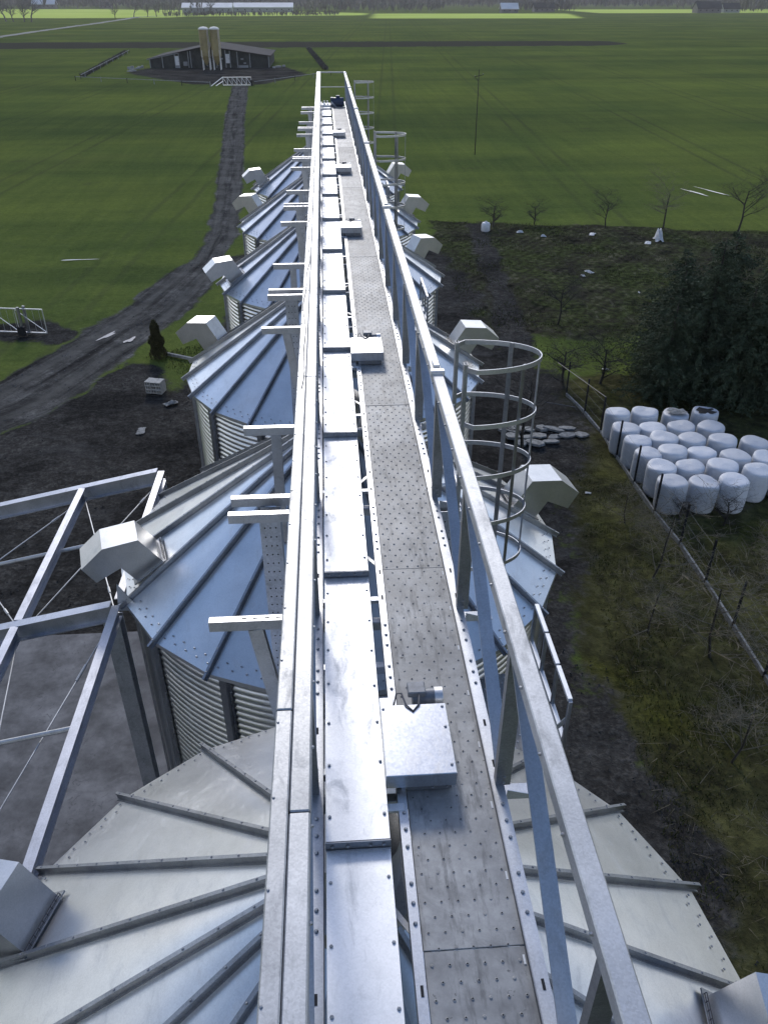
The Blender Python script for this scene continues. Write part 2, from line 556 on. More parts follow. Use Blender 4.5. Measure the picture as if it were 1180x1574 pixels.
    def lathe(s, prof, n, a0=0, a1=2 * PI, cx=0, cy=0):
        full = abs(a1 - a0 - 2 * PI) < 1e-6
        m = n if full else n + 1
        k = len(prof)
        vs = [(cx + r_ * math.cos(a0 + (a1 - a0) * i / n), cy + r_ * math.sin(a0 + (a1 - a0) * i / n), z) for i in range(m) for r_, z in prof]
        fs = [(i * k + j, ((i + 1) % m) * k + j, ((i + 1) % m) * k + j + 1, i * k + j + 1) for i in range(n) for j in range(k - 1)]
        return s.add(vs, fs)

    def bolt(s, p, nrm=(0, 0, 1), r_=.009, h=.009):
        """small domed hexagon head"""
        p, d = Vector(p), Vector(nrm).normalized()
        a_ = d.cross(Vector((0, 0, 1)) if abs(d.z) < .9 else Vector((0, 1, 0))).normalized()
        b_ = a_.cross(d)
        vs = []
        for q, k in ((1, 0), (.95, .6), (.5, 1)):
            vs += [p + (a_ * math.cos(t) + b_ * math.sin(t)) * r_ * q + d * h * k for t in [2 * PI * i / 6 for i in range(6)]]
        fs = [(j * 6 + i, j * 6 + i + 6, j * 6 + (i + 1) % 6 + 6, j * 6 + (i + 1) % 6) for j in (0, 1) for i in range(6)]
        fs.append(tuple(range(17, 11, -1)))
        return s.add(vs, fs)

    def xf(s, mtx):
        s.v = [tuple(mtx @ Vector(v)) for v in s.v]
        return s

    def mesh(s, name, mat, smooth=False, angle=None):
        me = bpy.data.meshes.new(name)
        me.from_pydata(s.v, [], s.f)
        me.materials.append(M[mat])
        if smooth or angle:
            me.shade_smooth()
            if angle:
                me.set_sharp_from_angle(angle=R(angle))
        me.update()
        return me

    def build(s, name, mat, parent=None, smooth=False, angle=None, recalc=False, **tags):
        me = s.mesh(name, mat, smooth, angle)
        if recalc:
            import bmesh
            b_ = bmesh.new()
            b_.from_mesh(me)
            bmesh.ops.recalc_face_normals(b_, faces=b_.faces)
            b_.to_mesh(me)
            b_.free()
        return link(name, me, parent, **tags)


def link(name, data, parent=None, loc=None, rot=None, **tags):
    o = bpy.data.objects.new(name, data)
    C.objects.link(o)
    if parent:
        o.parent = parent
    if loc:
        o.location = loc
    if rot:
        o.rotation_euler = rot
    for k, v in tags.items():
        o[k] = v
    return o


def thing(name, label, cat, loc=(0, 0, 0), rz=0, group=None):
    o = link(name, None, None, loc, (0, 0, rz), label=label, category=cat)
    o.empty_display_size = .2
    if group:
        o['group'] = group
    return o


def kids(o):
    return [c for c in ALLKIDS.get(o.name, [])]


def copy_tree(o, parent=None):
    c = o.copy()
    C.objects.link(c)
    if parent:
        c.parent = parent
    for ch in o.children:
        copy_tree(ch, c)
    return c


def relabel(o, label):
    o['label'] = label
    return o


# ================================================================== TERRAIN
def seg_dist(px, py, pts, closed=False):
    d = np.full(px.shape, 1e9)
    n = len(pts)
    for i in range(n if closed else n - 1):
        x0, y0 = pts[i]
        x1, y1 = pts[(i + 1) % n]
        dx, dy = x1 - x0, y1 - y0
        t = np.clip(((px - x0) * dx + (py - y0) * dy) / (dx * dx + dy * dy + 1e-9), 0, 1)
        d = np.minimum(d, np.hypot(px - x0 - t * dx, py - y0 - t * dy))
    return d


def inside(px, py, pts):
    r_ = np.zeros(px.shape, bool)
    n = len(pts)
    for i in range(n):
        x0, y0 = pts[i]
        x1, y1 = pts[(i + 1) % n]
        if y0 == y1:
            continue
        c = (y0 > py) != (y1 > py)
        r_ ^= c & (px < (x1 - x0) * (py - y0) / (y1 - y0) + x0)
    return r_


def poly_mask(px, py, pts, soft):
    d = seg_dist(px, py, pts, True)
    d = np.where(inside(px, py, pts), d, -d)
    return np.clip(.5 + d / (2 * soft), 0, 1)


def line_mask(px, py, pts, wid, soft):
    """half width varies along the line: wid = list per point"""
    best = np.full(px.shape, -1e9)
    for i in range(len(pts) - 1):
        x0, y0 = pts[i]
        x1, y1 = pts[i + 1]
        dx, dy = x1 - x0, y1 - y0
        t = np.clip(((px - x0) * dx + (py - y0) * dy) / (dx * dx + dy * dy), 0, 1)
        d = np.hypot(px - x0 - t * dx, py - y0 - t * dy)
        best = np.maximum(best, wid[i] + t * (wid[i + 1] - wid[i]) - d)
    return np.clip(.5 + best / (2 * soft), 0, 1), best


TRACK = [(-16.7, 181), (-13.4, 132.5), (-10.2, 93.5), (-8.8, 74), (-8.0, 62.5), (-8.3, 55.5), (-9.2, 49.7), (-10.2, 45.2), (-11.4, 40.8), (-12.9, 36.7), (-14.4, 33.0), (-17.5, 29.2), (-24, 24.5), (-40, 17)]
TRW = [1.6, 1.5, 1.3, 1.2, 1.15, 1.3, 1.7, 1.9, 2.0, 2.1, 2.3, 2.5, 2.7, 3]
YARD = [(-45, 22), (-30, 24), (-18, 28), (-14, 31), (-12, 35), (-10.2, 37.6), (-8.3, 36.4), (-6.8, 34.0), (-6.0, 38), (-6.2, 46), (-6.6, 56), (-4.5, 58), (0, 60), (5, 58), (8, 57), (8.2, 51), (8.6, 44), (9.4, 37), (10.4, 30), (8.6, 24), (7.6, 18.8), (6.8, 13.5), (6.9, 9.8), (8, 6), (10, -8), (-45, -8)]
GARDEN = [(7.5, 66), (14, 64.8), (23.4, 62.5), (45, 58), (60, 40), (40, 36), (18, 35), (11, 36), (7.5, 40)]
MOSS = [(6, -8), (6.5, 12), (7.2, 20), (8.4, 26), (9.6, 33), (13, 35.5), (45, 37), (60, 20), (60, -8)]
LUSHSTRIP = [(9.5, 35.2), (17, 34.4), (17, 39.2), (9.3, 40.2)]
FORE = [(-44, 231), (-46, 216), (-27, 186), (-12.6, 185), (-3.5, 209), (-9.5, 233)]
PLOUGH = [(-230, 372), (-128, 369), (113, 369), (116, 345), (103, 332), (-230, 318)]
SUNLIT_FIELDS = [[(40, 770), (215, 765), (260, 985), (55, 995)], [(-330, 830), (-212, 796), (-132, 812), (-120, 860), (-170, 1250), (-330, 1380), (-800, 1380)],
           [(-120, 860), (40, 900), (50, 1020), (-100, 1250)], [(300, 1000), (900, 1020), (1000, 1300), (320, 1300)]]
PATHW = [(11.4, 64), (10.6, 52), (9.5, 39), (8.8, 34)]
PALEROAD = [(-138, 380), (-142, 421), (-146.6, 512), (-149.6, 637), (-154.8, 746), (-162, 900)]


def grid_axis(lo, hi, step, out_lo, out_hi, g):
    a_ = list(np.arange(lo, hi + 1e-6, step))
    s_ = step
    while a_[-1] < out_hi:
        s_ *= g
        a_.append(a_[-1] + s_)
    s_ = step
    b_ = []
    x = lo
    while x > out_lo:
        s_ *= g
        x -= s_
        b_.append(x)
    return np.array(b_[::-1] + a_)


def terrain():
    xs = grid_axis(-26, 30, .3, -7000, 7000, 1.055)
    ys = grid_axis(-4, 70, .3, -400, 9000, 1.022)
    X, Y = np.meshgrid(xs, ys)
    rng = np.random.RandomState(3)

    def vnoise(sc, seed):
        r_ = np.random.RandomState(seed).rand(64, 64)
        u, v = X / sc, Y / sc
        i, j = np.floor(u).astype(int), np.floor(v).astype(int)
        fu, fv = u - i, v - j
        fu, fv = fu * fu * (3 - 2 * fu), fv * fv * (3 - 2 * fv)
        g = lambda a_, b_: r_[a_ % 64, b_ % 64]
        return (g(i, j) * (1 - fu) + g(i + 1, j) * fu) * (1 - fv) + (g(i, j + 1) * (1 - fu) + g(i + 1, j + 1) * fu) * fv
    wob = (vnoise(2.3, 1) - .5) * 1.3 + (vnoise(.8, 2) - .5) * .6
    soil = np.where(X > 2, poly_mask(X + wob * 1.5, Y + wob, YARD, 2.6), poly_mask(X + wob, Y + wob * .6, YARD, 1.3))
    track, tr = line_mask(X + wob * np.clip(1.1 - Y / 90, .12, .8), Y + wob * .3, TRACK, TRW, .6)
    soil = np.maximum(soil, poly_mask(X, Y, FORE, 3.0))
    soil = np.maximum(soil, poly_mask(X + wob, Y + wob * .5, [(-40, 46), (-15.5, 43.6), (-12.5, 42), (-13.6, 39.9), (-17, 41.0), (-40, 39)], 1.2) * .95)
    pth, _ = line_mask(X + wob * .5, Y, PATHW, [.8, .9, 1.0, .9], .8)
    soil = np.maximum(soil, pth * .85)
    pale, pr_ = line_mask(X, Y, PALEROAD, [1.5, 1.6, 1.8, 2.2, 2.6, 3], 2.0)
    hd, _ = line_mask(X, Y, [(-52.8, 200), (-63.2, 300)], [1.0, 1.2], 1.0)
    pale = pale * 0
    track_all = track
    garden = poly_mask(X + wob, Y + wob, GARDEN, 1.2)
    moss = poly_mask(X + wob, Y + wob, MOSS, 1.2)
    lush = poly_mask(X + wob, Y + wob, LUSHSTRIP, 1.2)
    garden = garden * (1 - lush)
    moss = moss * (1 - .9 * lush)
    soil = soil * (1 - np.clip(track * 1.6 - .3, 0, 1))
    bright = np.zeros(X.shape)  # mask of the far fields coloured as if sunlit
    for b_ in SUNLIT_FIELDS:
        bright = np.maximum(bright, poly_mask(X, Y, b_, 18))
    plough = poly_mask(X, Y + 3 * wob, PLOUGH, 4)
    # wheel ruts along the track centre
    d = seg_dist(X + wob * .15, Y, TRACK)
    tx = np.interp(-Y, [-p[1] for p in TRACK], [p[0] for p in TRACK])
    across = (X - tx) / np.interp(Y, [17, 30, 40, 50, 181], [2.0, 1.6, 1.25, 1.05, 1.0])
    hw = np.interp(Y, [17, 30, 45, 60, 180], [1.3, 1.1, .95, .62, .75])
    rut = np.exp(-((d - hw) / .3) ** 2) * .9
    rut = np.maximum(rut, pale)
    near = np.clip((95 - np.hypot(X, Y)) / 40, 0, 1)
    Z = (vnoise(.9, 5) - .5) * .10 * near * np.clip(1 - track * 1.0, .25, 1) + (vnoise(3.1, 6) - .5) * .12 * near - .06 * rut * near * (track > .4)
    # heaps and hollows of the yard
    Z += np.clip(vnoise(1.5, 8) - .62, 0, 1) * .5 * near * (soil > .6) * (X < -5)
    nx, ny = len(xs), len(ys)
    # the concrete floor and silo pads stay clear
    Z = np.where((X > -14) & (X < 4.5) & (Y > -4) & (Y < 42), np.minimum(Z, -.015), Z)
    idx = np.arange(nx * ny).reshape(ny, nx)
    q = np.stack([idx[:-1, :-1], idx[:-1, 1:], idx[1:, 1:], idx[1:, :-1]], -1).reshape(-1, 4)
    cen = lambda m: ((m[:-1, :-1] + m[:-1, 1:] + m[1:, 1:] + m[1:, :-1]) / 4).reshape(-1)
    cls = np.zeros(len(q), int)
    cls[cen(plough) > .5] = 6
    cls[cen(garden) > .5] = 3
    cls[cen(moss) > .5] = 4
    cls[cen(soil) > .5] = 2
    cls[cen(track) > .5] = 1
    cls[cen(pale) > .5] = 5
    P = np.stack([X, Y, Z], -1).reshape(-1, 3)
    ma = np.stack([soil, track_all, garden, np.ones_like(X)], -1).reshape(-1, 4)
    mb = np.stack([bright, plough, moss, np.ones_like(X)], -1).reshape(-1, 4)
    rt = rut.reshape(-1)
    for k, nm in enumerate(('crop_field', 'farm_track', 'dark_soil_yard', 'garden_ground', 'mossy_grass_ground', 'pale_road', 'ploughed_strip')):
        fq = q[cls == k]
        if not len(fq):
            continue
        used, inv = np.unique(fq.reshape(-1), return_inverse=True)
        me = bpy.data.meshes.new(nm)
        me.vertices.add(len(used))
        me.vertices.foreach_set('co', P[used].reshape(-1).astype(np.float32))
        me.loops.add(len(inv))
        me.loops.foreach_set('vertex_index', inv.astype(np.int32))
        me.polygons.add(len(fq))
        me.polygons.foreach_set('loop_start', np.arange(0, len(inv), 4, dtype=np.int32))
        me.polygons.foreach_set('loop_total', np.full(len(fq), 4, dtype=np.int32))
        me.polygons.foreach_set('use_smooth', np.ones(len(fq), bool))
        me.update(calc_edges=True)
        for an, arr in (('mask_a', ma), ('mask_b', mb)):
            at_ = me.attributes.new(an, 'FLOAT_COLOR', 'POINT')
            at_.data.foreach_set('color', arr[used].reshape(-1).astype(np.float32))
        at_ = me.attributes.new('rut', 'FLOAT', 'POINT')
        at_.data.foreach_set('value', rt[used].astype(np.float32))
        at_ = me.attributes.new('along', 'FLOAT_VECTOR', 'POINT')
        at_.data.foreach_set('vector', np.stack([across.reshape(-1)[used], P[used][:, 1] * .06, np.zeros(len(used))], -1).reshape(-1).astype(np.float32))
        me.materials.append(M['terrain'])
        link(nm, me, kind='structure')


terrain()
m = MB()
rr = random.Random(2)
pr = [(-134, 330), (-138, 380), (-142, 421), (-146.6, 512), (-149.6, 637), (-154.8, 746), (-160, 830), (-150, 880), (-120, 930)]
q = []
for i in range(len(pr) - 1):
    for j in range(16):
        t = j / 16
        q.append((pr[i][0] * (1 - t) + pr[i + 1][0] * t, pr[i][1] * (1 - t) + pr[i + 1][1] * t))
for x, y in q:
    w_ = 1.5 + y * .0022
    m.v += [(x - w_ * rr.uniform(.7, 1.2), y, .12), (x + w_ * rr.uniform(.7, 1.2), y, .12)]
m.f = [(2 * i, 2 * i + 1, 2 * i + 3, 2 * i + 2) for i in range(len(q) - 1)]
M['pale_gravel'] = plain('pale_gravel', (.20, .20, .18), .95, 0, .3, .3, 0)
m.build('pale_road', 'pale_gravel', kind='structure')

# concrete floor inside the steel frame
MB().cbox(-13.5, -3.05, -3, 17.5, -.1, .03, .01).build('concrete_floor', 'slab', kind='structure')

# puddles on the track and in the field (thin water sheets, uneven outline)
def puddle(x, y, lx, ly, rz, label):
    m = MB()
    n = 22
    pts = []
    for i in range(n):
        t = 2 * PI * i / n
        k = 1 + .28 * math.sin(3 * t + x) + .16 * math.sin(5 * t + y)
        pts.append((lx * k * math.cos(t), ly * k * math.sin(t), 0))
    m.add(pts, [tuple(range(n))])
    m.build('puddle', 'water', loc=(x, y, .012 if x > -14 and y < 42 else .05), rot=(0, 0, rz), label=label, category='puddle', group='puddles')


puddle(-11.85, 41.3, .15, .62, -.5, 'longer pale puddle in the left wheel rut of the bend')
puddle(-10.55, 40.6, .15, .45, -.5, 'puddle in the right wheel rut of the bend near the thuja')
puddle(33.2, 74.9, .16, 1.5, .35, 'short bright puddle in the field, nearer the poles')
puddle(35.0, 75.2, .12, 1.9, .35, 'long bright puddle at the right in the field wheel line')
puddle(-17.1, 56.0, 1.2, .08, .05, 'thin strip of standing water in the green field beside the track')

# ================================================================== GRAIN SILOS
N = 21
PH = R(119)
RE, ZE, ZA = 2.98, 8.6, 10.55
SL = (ZA - ZE) / RE
RC = .38


def roof_z(r_):
    return ZA - SL * r_


sil = thing('grain_silo', 'x', 'silo', (0, 3.0, 0), 0, 'grain silos in a row')
# foundation
MB().lathe([(0, .02), (3.12, .02), (3.12, -.3)][::-1], 64).build('foundation', 'concrete', sil)
# corrugated wall
prof = []
npit = 84
for i in range(npit * 4 + 1):
    prof.append((2.84 + .020 * math.sin(2 * PI * i / 4 + .4), .03 + 8.48 * i / (npit * 4)))
MB().lathe(prof, 84).build('wall', 'wall', sil, smooth=True)
# eave ring
MB().lathe([(2.86, 8.50), (2.90, 8.50), (2.90, 8.58), (2.86, 8.58)], 63).build('eave_ring', 'rib', sil)
# stiffeners
st = MB()
st.ext((0, 0, .03), (0, 0, 8.5), [(-.075, 0), (-.045, 0), (-.04, .05), (.04, .05), (.045, 0), (.075, 0), (.075, .006), (.05, .006), (.045, .058), (-.045, .058), (-.05, .006), (-.075, .006)][::-1], (0, 1, 0))
stm = st.mesh('stiffener', 'rib')
sb = MB()
for k in range(14):
    a = R(10) + 2 * PI * k / 14
    o = link('stiffener', stm, sil, (2.862 * math.cos(a), 2.862 * math.sin(a), 0), (0, 0, a - PI / 2))
    n_ = Vector((math.cos(a), math.sin(a), 0))
    t_ = Vector((-math.sin(a), math.cos(a), 0))
    for i in range(62):
        z = .5 + i * .13
        for q in (-.062, .062):
            sb.bolt(n_ * 2.869 + t_ * q + Vector((0, 0, z)), n_, .011, .012)
sb.build('stiffener_bolts', 'bolt', sil, kind='stuff')
# roof panels (three slightly different dented pressings)
da = 2 * PI / N
panel_meshes = []
for var in range(4):
    rv = random.Random(20 + var)
    m = MB()
    nu, nv = 10, 9
    bumps = [(rv.uniform(.15, .9), rv.uniform(.15, .85), rv.uniform(-.011, .011), rv.uniform(.10, .28)) for _ in range(5)]
    for i in range(nu + 1):
        u = i / nu
        r_ = RC + (RE - RC) * u
        p0 = Vector((r_ * math.cos(-da / 2), r_ * math.sin(-da / 2), roof_z(r_)))
        p1 = Vector((r_ * math.cos(da / 2), r_ * math.sin(da / 2), roof_z(r_)))
        for j in range(nv + 1):
            v = j / nv
            p = p0.lerp(p1, v)
            h = .012 * u * math.sin(PI * v) * math.sin(PI * min(1, u * 1.05))
            for bu, bv_, bh, bw in bumps:
                h += bh * math.exp(-((u - bu) ** 2 + ((v - bv_) * u * .5) ** 2) / (bw * bw)) * math.sin(PI * v)
            m.v.append((p.x, p.y, p.z + h))
    for i in range(nu):
        for j in range(nv):
            k = i * (nv + 1) + j
            m.f.append((k, k + nv + 1, k + nv + 2, k + 1))
    # eave lip turned down
    k0 = len(m.v)
    for j in range(nv + 1):
        p = Vector(m.v[nu * (nv + 1) + j])
        o_ = p + Vector((.004, 0, -.05))
        m.v.append(tuple(o_))
    for j in range(nv):
        k = nu * (nv + 1) + j
        m.f.append((k, k0 + j, k0 + j + 1, k + 1))
    panel_meshes.append(m.mesh('roof_panel', 'roof', angle=35))
rib = MB()
dirv = Vector((1, 0, -SL)).normalized()
p0 = Vector((RC, 0, roof_z(RC)))
p1 = p0 + dirv * ((RE + .07 - RC) / dirv.x)
rib.ext(p0, p1, [(-.028, -.004), (.028, -.004), (.028, .005), (.009, .005), (.007, .058), (.015, .058), (.015, .066), (-.015, .066), (-.015, .058), (-.007, .058), (-.009, .005), (-.028, .005)])
ribm = rib.mesh('roof_rib', 'rib')
nrm = Vector((SL, 0, 1)).normalized()
rb, eb = MB(), MB()
for k in range(N):
    a = PH + da * k
    Mz = Matrix.Rotation(a, 4, 'Z')
    link('roof_rib', ribm, sil, (0, 0, 0), (0, 0, a))
    link('roof_panel', panel_meshes[(k * 7 + k // 4) % 4], sil, (0, 0, 0), (0, 0, a + da / 2))
    for i in range(11):
        p = p0 + dirv * (.25 + i * .285) + nrm * .066
        rb.bolt(Mz @ p, Mz.to_3x3() @ nrm, .009, .009)
    rr = random.Random(k)
    # clustered bolts where two roof sheets lap at the eave
    Mp = Matrix.Rotation(a + da / 2, 4, 'Z')
    for i in range(9):
        y = -.36 + i * .09
        p = Vector((RE - .075 - (.06 if i % 2 else 0), y, 0))
        p.x *= math.cos(da / 2)
        p.z = ZA - SL * p.x / math.cos(da / 2) + .012
        eb.bolt(Mp @ p, Mp.to_3x3() @ nrm, .011, .010)
rb.build('rib_bolts', 'bolt', sil, kind='stuff')
eb.build('eave_bolts', 'bolt', sil, kind='stuff')
MB().lathe([(RC + .06, ZA - SL * RC - .03), (RC + .05, ZA - SL * RC + .10), (.30, ZA - SL * RC + .12), (.30, ZA + .25), (.0, ZA + .26)], 24).build('roof_collar', 'rib', sil, angle=30)
# inlet spout from the conveyor down to the collar
# roof vents (gooseneck hoods)
VW, VT = .415, .47
vp = [(-.5, -.06), (-.5, 1.12), (.42, 1.62), (1.30, 1.52), (1.34, .86), (.5, .74), (.5, -.06)]
alpha = math.atan(SL)
vm = MB()
n_ = len(vp)
shell = 6                                       # outlet edge index 3-4 stays open
tdir = Vector((math.cos(alpha), 0, -math.sin(alpha)))
ndir = Vector((math.sin(alpha), 0, math.cos(alpha)))


def vpt(i, y):
    t, n__ = vp[i]
    return tdir * (t * VW) + ndir * (n__ * VW) + Vector((0, y, 0))


vm.v = [tuple(vpt(i, -VT / 2)) for i in range(n_)] + [tuple(vpt(i, VT / 2)) for i in range(n_)]
vm.f = [tuple(range(n_)), tuple(range(2 * n_ - 1, n_ - 1, -1))]
for i in range(n_ - 1):
    if i == 3:
        continue
    vm.f.append((i, n_ + i, n_ + i + 1, i + 1))
vmesh = vm.mesh('roof_vent', 'vent')
fl = MB()                                       # base flange and the wire guard in the outlet
for y in (-1, 1):
    fl.beam(tdir * (-.60 * VW) + Vector((0, y * (VT / 2 + .02), 0)) + ndir * .012, tdir * (.60 * VW) + Vector((0, y * (VT / 2 + .02), 0)) + ndir * .012, .05, .012, up=ndir)
for t in (-1, 1):
    fl.beam(tdir * (t * .56 * VW) + Vector((0, -VT / 2 - .04, 0)) + ndir * .014, tdir * (t * .56 * VW) + Vector((0, VT / 2 + .04, 0)) + ndir * .014, .05, .012, up=ndir)
flm = fl.mesh('vent_flange', 'rib')
gm = MB()
for i in range(8):
    y = -VT / 2 + .03 + i * (VT - .06) / 7
    gm.tube([vpt(3, y) - tdir * .02, vpt(4, y) - tdir * .02], .003, 4)
for i in range(5):
    q = (i + .5) / 5
    a_, b_ = vpt(3, -VT / 2), vpt(4, -VT / 2)
    p = a_.lerp(b_, q) - tdir * .02
    gm.tube([p, p + Vector((0, VT, 0))], .003, 4)
gmm = gm.mesh('vent_guard', 'mesh')
tie = MB()                                      # bird mesh crumpled along the inner foot of the vent
for i in range(9):
    y = -VT / 2 + i * VT / 8
    tie.tube([tdir * (-.58 * VW) + Vector((0, y, 0)), tdir * (-.60 * VW) + Vector((0, y, 0)) + ndir * .05], .004, 4)
for h_ in (.005, .03, .05):
    tie.tube([tdir * (-.59 * VW) + Vector((0, -VT / 2, 0)) + ndir * h_, tdir * (-.59 * VW) + Vector((0, VT / 2, 0)) + ndir * h_], .004, 4)
tiem = tie.mesh('foot_mesh', 'mesh')


def add_vent(silo, deg, r_=2.56, lab=None):
    a_ = R(deg)
    v = link('roof_vent', vmesh, silo, (r_ * math.cos(a_), r_ * math.sin(a_), roof_z(r_) + .01), (0, 0, a_))
    link('vent_flange', flm, v)
    link('vent_guard', gmm, v)
    link('foot_mesh', tiem, v)
    return v


silos = [sil]
for k in range(1, 6):
    c = copy_tree(sil)
    c.location = (0, 3.0 + 6.25 * k, 0)
    silos.append(c)
for s_, lab, vs in zip(silos, (
        'nearest galvanised grain silo, only its wide ribbed cone roof in view under the camera',
        'corrugated grain silo second from the camera, its left vent beside the open steel frame',
        'corrugated grain silo third from the camera, behind the nearest caged ladder',
        'corrugated grain silo fourth from the camera, level with the small thuja and track bend',
        'corrugated grain silo next to last in the row, beside the middle caged ladder',
        'corrugated grain silo farthest from the camera at the end of the row'),
        ((164.5, -9.6), (196.2, 7.6), (161.9, 5.0), (196.2, 24.7), (161.9, 7.6), (190, 7.6))):
    relabel(s_, lab)
    for d_ in vs:
        add_vent(s_, d_, 2.68 if s_ is sil else 2.58)

# ================================================================== GALLERY BRIDGE
ZD = 11.20
Y0, Y1 = .35, 38.6
gal = thing('walkway_gallery', 'long galvanised walkway bridge with truss side rails running over all the silos', 'gallery', (0, 0, 0))
ST = [1.42 + 1.57 * k for k in range(0, 24)]
ST = [y for y in ST if y < Y1]
secs = [Y0] + [6.25 + 6.28 * k for k in range(5)] + [Y1]
ZT = 12.34
for i in range(len(secs) - 1):
    ya, yb = secs[i] + .003, secs[i + 1] - .003
    # right top chord: one square tube, left top chord: two profiles side by side
    MB().cbox(.815, .905, ya, yb, ZT - .09, ZT, .006).build('top_chord', 'chord', gal)
    ysp = ya + (yb - ya) * .28
    for u, v in ((ya, ysp - .002), (ysp + .002, yb)):
        MB().cbox(-.238, -.156, u, v, ZT - .10, ZT, .006).build('top_chord', 'chord', gal)
    ysp = ya + (yb - ya) * .37
    for u, v in ((ya, ysp - .002), (ysp + .002, yb)):
        MB().cbox(-.312, -.241, u, v, ZT - .075, ZT + .004, .006).build('handrail', 'chord', gal)
    # bottom chords: right one has a wide punched flange, left one a narrow channel
    MB().chan((.848, ya, ZD - .08), (.848, yb, ZD - .08), .07, .16, .008, 1).build('bottom_chord', 'steel', gal)
    MB().chan((-.185, ya, ZD - .08), (-.185, yb, ZD - .08), .07, .16, .008, -1).build('bottom_chord', 'steel', gal)
    MB().ext((.295, ya, ZD + .006), (.295, yb, ZD + .006), [(-.028, -.09), (-.022, -.09), (-.022, 0), (.022, 0), (.022, .006), (-.028, .006)]).build('edge_angle', 'steel', gal)
# slots, bolts on the chord flanges
hb, hs = MB(), MB()
for j, y in enumerate(np.arange(.6, 38.4, .105)):
    m_ = j % 15
    if m_ in (0, 1, 2, 4, 5, 6):
        hb.bolt((.295, y, ZD + .012), (0, 0, 1), .011, .011)
        hb.bolt((.852, y + .03, ZD), (0, 0, 1), .011, .011)
        hb.bolt((-.185, y, ZD), (0, 0, 1), .011, .011)
    elif m_ in (9, 12):
        for x in (.852, .295, -.185):
            hs.box(x - .007, x + .007, y - .025, y + .025, ZD - .001, ZD + (.0145 if x == .295 else .0025))
hb.build('flange_bolts', 'bolt', gal, kind='stuff')
hs.build('flange_slots', 'hole', gal, kind='stuff')
# side trusses
for k, y in enumerate(ST):
    MB().chan((.875, y, ZD + .0), (.875, y, ZT - .09), .055, .085, .006, 1, (1, 0, 0)).build('post', 'post_steel', gal)
    MB().chan((-.215, y, ZD + .0), (-.215, y, ZT - .10), .055, .085, .006, 1, (1, 0, 0)).build('post', 'post_steel', gal)
    MB().box(.86, 1.10, y - .05, y + .05, ZD - .10, ZD - .09).add([(.90, y - .05, ZD - .02), (1.10, y - .05, ZD - .085), (1.10, y - .045, ZD - .085), (.90, y - .045, ZD - .02), (.90, y - .05, ZD - .09), (1.10, y - .05, ZD - .088), (1.10, y - .045, ZD - .088), (.90, y - .045, ZD - .09)], [(0, 3, 2, 1), (4, 5, 6, 7), (0, 1, 5, 4), (3, 7, 6, 2), (0, 4, 7, 3), (1, 2, 6, 5)]).build('gusset', 'steel', gal)
    MB().beam((-.19, y, ZD - .13), (.86, y, ZD - .13), .06, .08, .004).build('cross_member', 'steel', gal)
    MB().cbox(-.147, -.132, y + .10, y + .15, ZD - .05, ZD + .01, .003).cbox(.204, .268, y + .10, y + .15, ZD - .02, ZD + .012, .003).build('conveyor_clip', 'cover', gal)
    if k + 1 < len(ST):
        y2 = ST[k + 1]
        MB().beam((.893, y + .05, ZD + .02), (.870, y2 - .03, ZT - .10), .008, .075, 0, (1, 0, 0)).beam((.868, y + .05, ZD + .02), (.850, y2 - .03, ZT - .10), .044, .010, 0, (0, 0, 1)).build('diagonal', 'steel', gal)
        MB().beam((-.222, y + .05, ZD + .02), (-.205, y2 - .03, ZT - .11), .008, .075, 0, (1, 0, 0)).build('diagonal', 'steel', gal)
        # wind bracing flats under the conveyor
        sg = 1 if k % 2 else -1
        MB().beam((.32 - .45 * sg, y + .1, ZD - .20), (.32 + .45 * sg, y2 - .1, ZD - .20), .03, .006).build('wind_brace', 'steel', gal)
pb = MB()
for y in ST:
    for z in (ZD + .04, ZD + .09, ZT - .13):
        pb.bolt((.875, y - .043, z), (0, -1, 0), .009, .009)
        pb.bolt((-.215, y - .043, z), (0, -1, 0), .009, .009)
for y in np.arange(.7, 38.4, .39):
    pb.bolt((.815, y, ZT - .05), (-1, 0, 0), .009, .012)
    pb.bolt((-.156, y + .1, ZT - .05), (1, 0, 0), .009, .012)
    pb.bolt((-.300, y + .2, ZT + .004), (0, 0, 1), .006, .005)
pb.build('truss_bolts', 'bolt', gal, kind='stuff')
# deck plates with punched anti-slip dimples
dm, dh = MB(), MB()
yj = [.35, 2.05] + [2.05 + 3.02 * k for k in range(1, 12)] + [36.3]
yj = sorted(y for y in yj if y <= 36.3)
for i in range(len(yj) - 1):
    MB().cbox(.322, .806, yj[i] + .0025, yj[i + 1] - .0025, ZD - .022, ZD - .012 + .002 * (i % 2), .002).build('deck_plate', 'deck', gal)
DZ = ZD - .0105


def dimple(x, y, up):
    k = 8
    r0, r1, r2 = .0105, .0055, .0042
    o = len(dm.v)
    for r_, z in ((r0, -.002), (r1, .004), (r2, .003)):
        for i in range(k):
            t = 2 * PI * i / k
            dm.v.append((x + r_ * math.cos(t), y + r_ * math.sin(t), DZ + z))
    for j in range(2):
        for i in range(k):
            dm.f.append((o + j * k + i, o + j * k + (i + 1) % k, o + (j + 1) * k + (i + 1) % k, o + (j + 1) * k + i))
    tgt = dh if not up else dm
    tgt.add([(x + r2 * math.cos(2 * PI * i / k), y + r2 * math.sin(2 * PI * i / k), DZ + (.0036 if up else .0025)) for i in range(k)], [tuple(range(k))])


row = 0
y = .42
while y < 36.2:
    for c in range(6):
        x = .355 + c * .083 + (.041 if row % 2 else 0)
        if x < .79:
            dimple(x, y, (c * 2 + row * 3) % 5 == 0)
    y += .078
    row += 1
dm.build('deck_dimples', 'deck', gal, smooth=True, kind='stuff')
dh.build('deck_holes', 'hole', gal, kind='stuff')
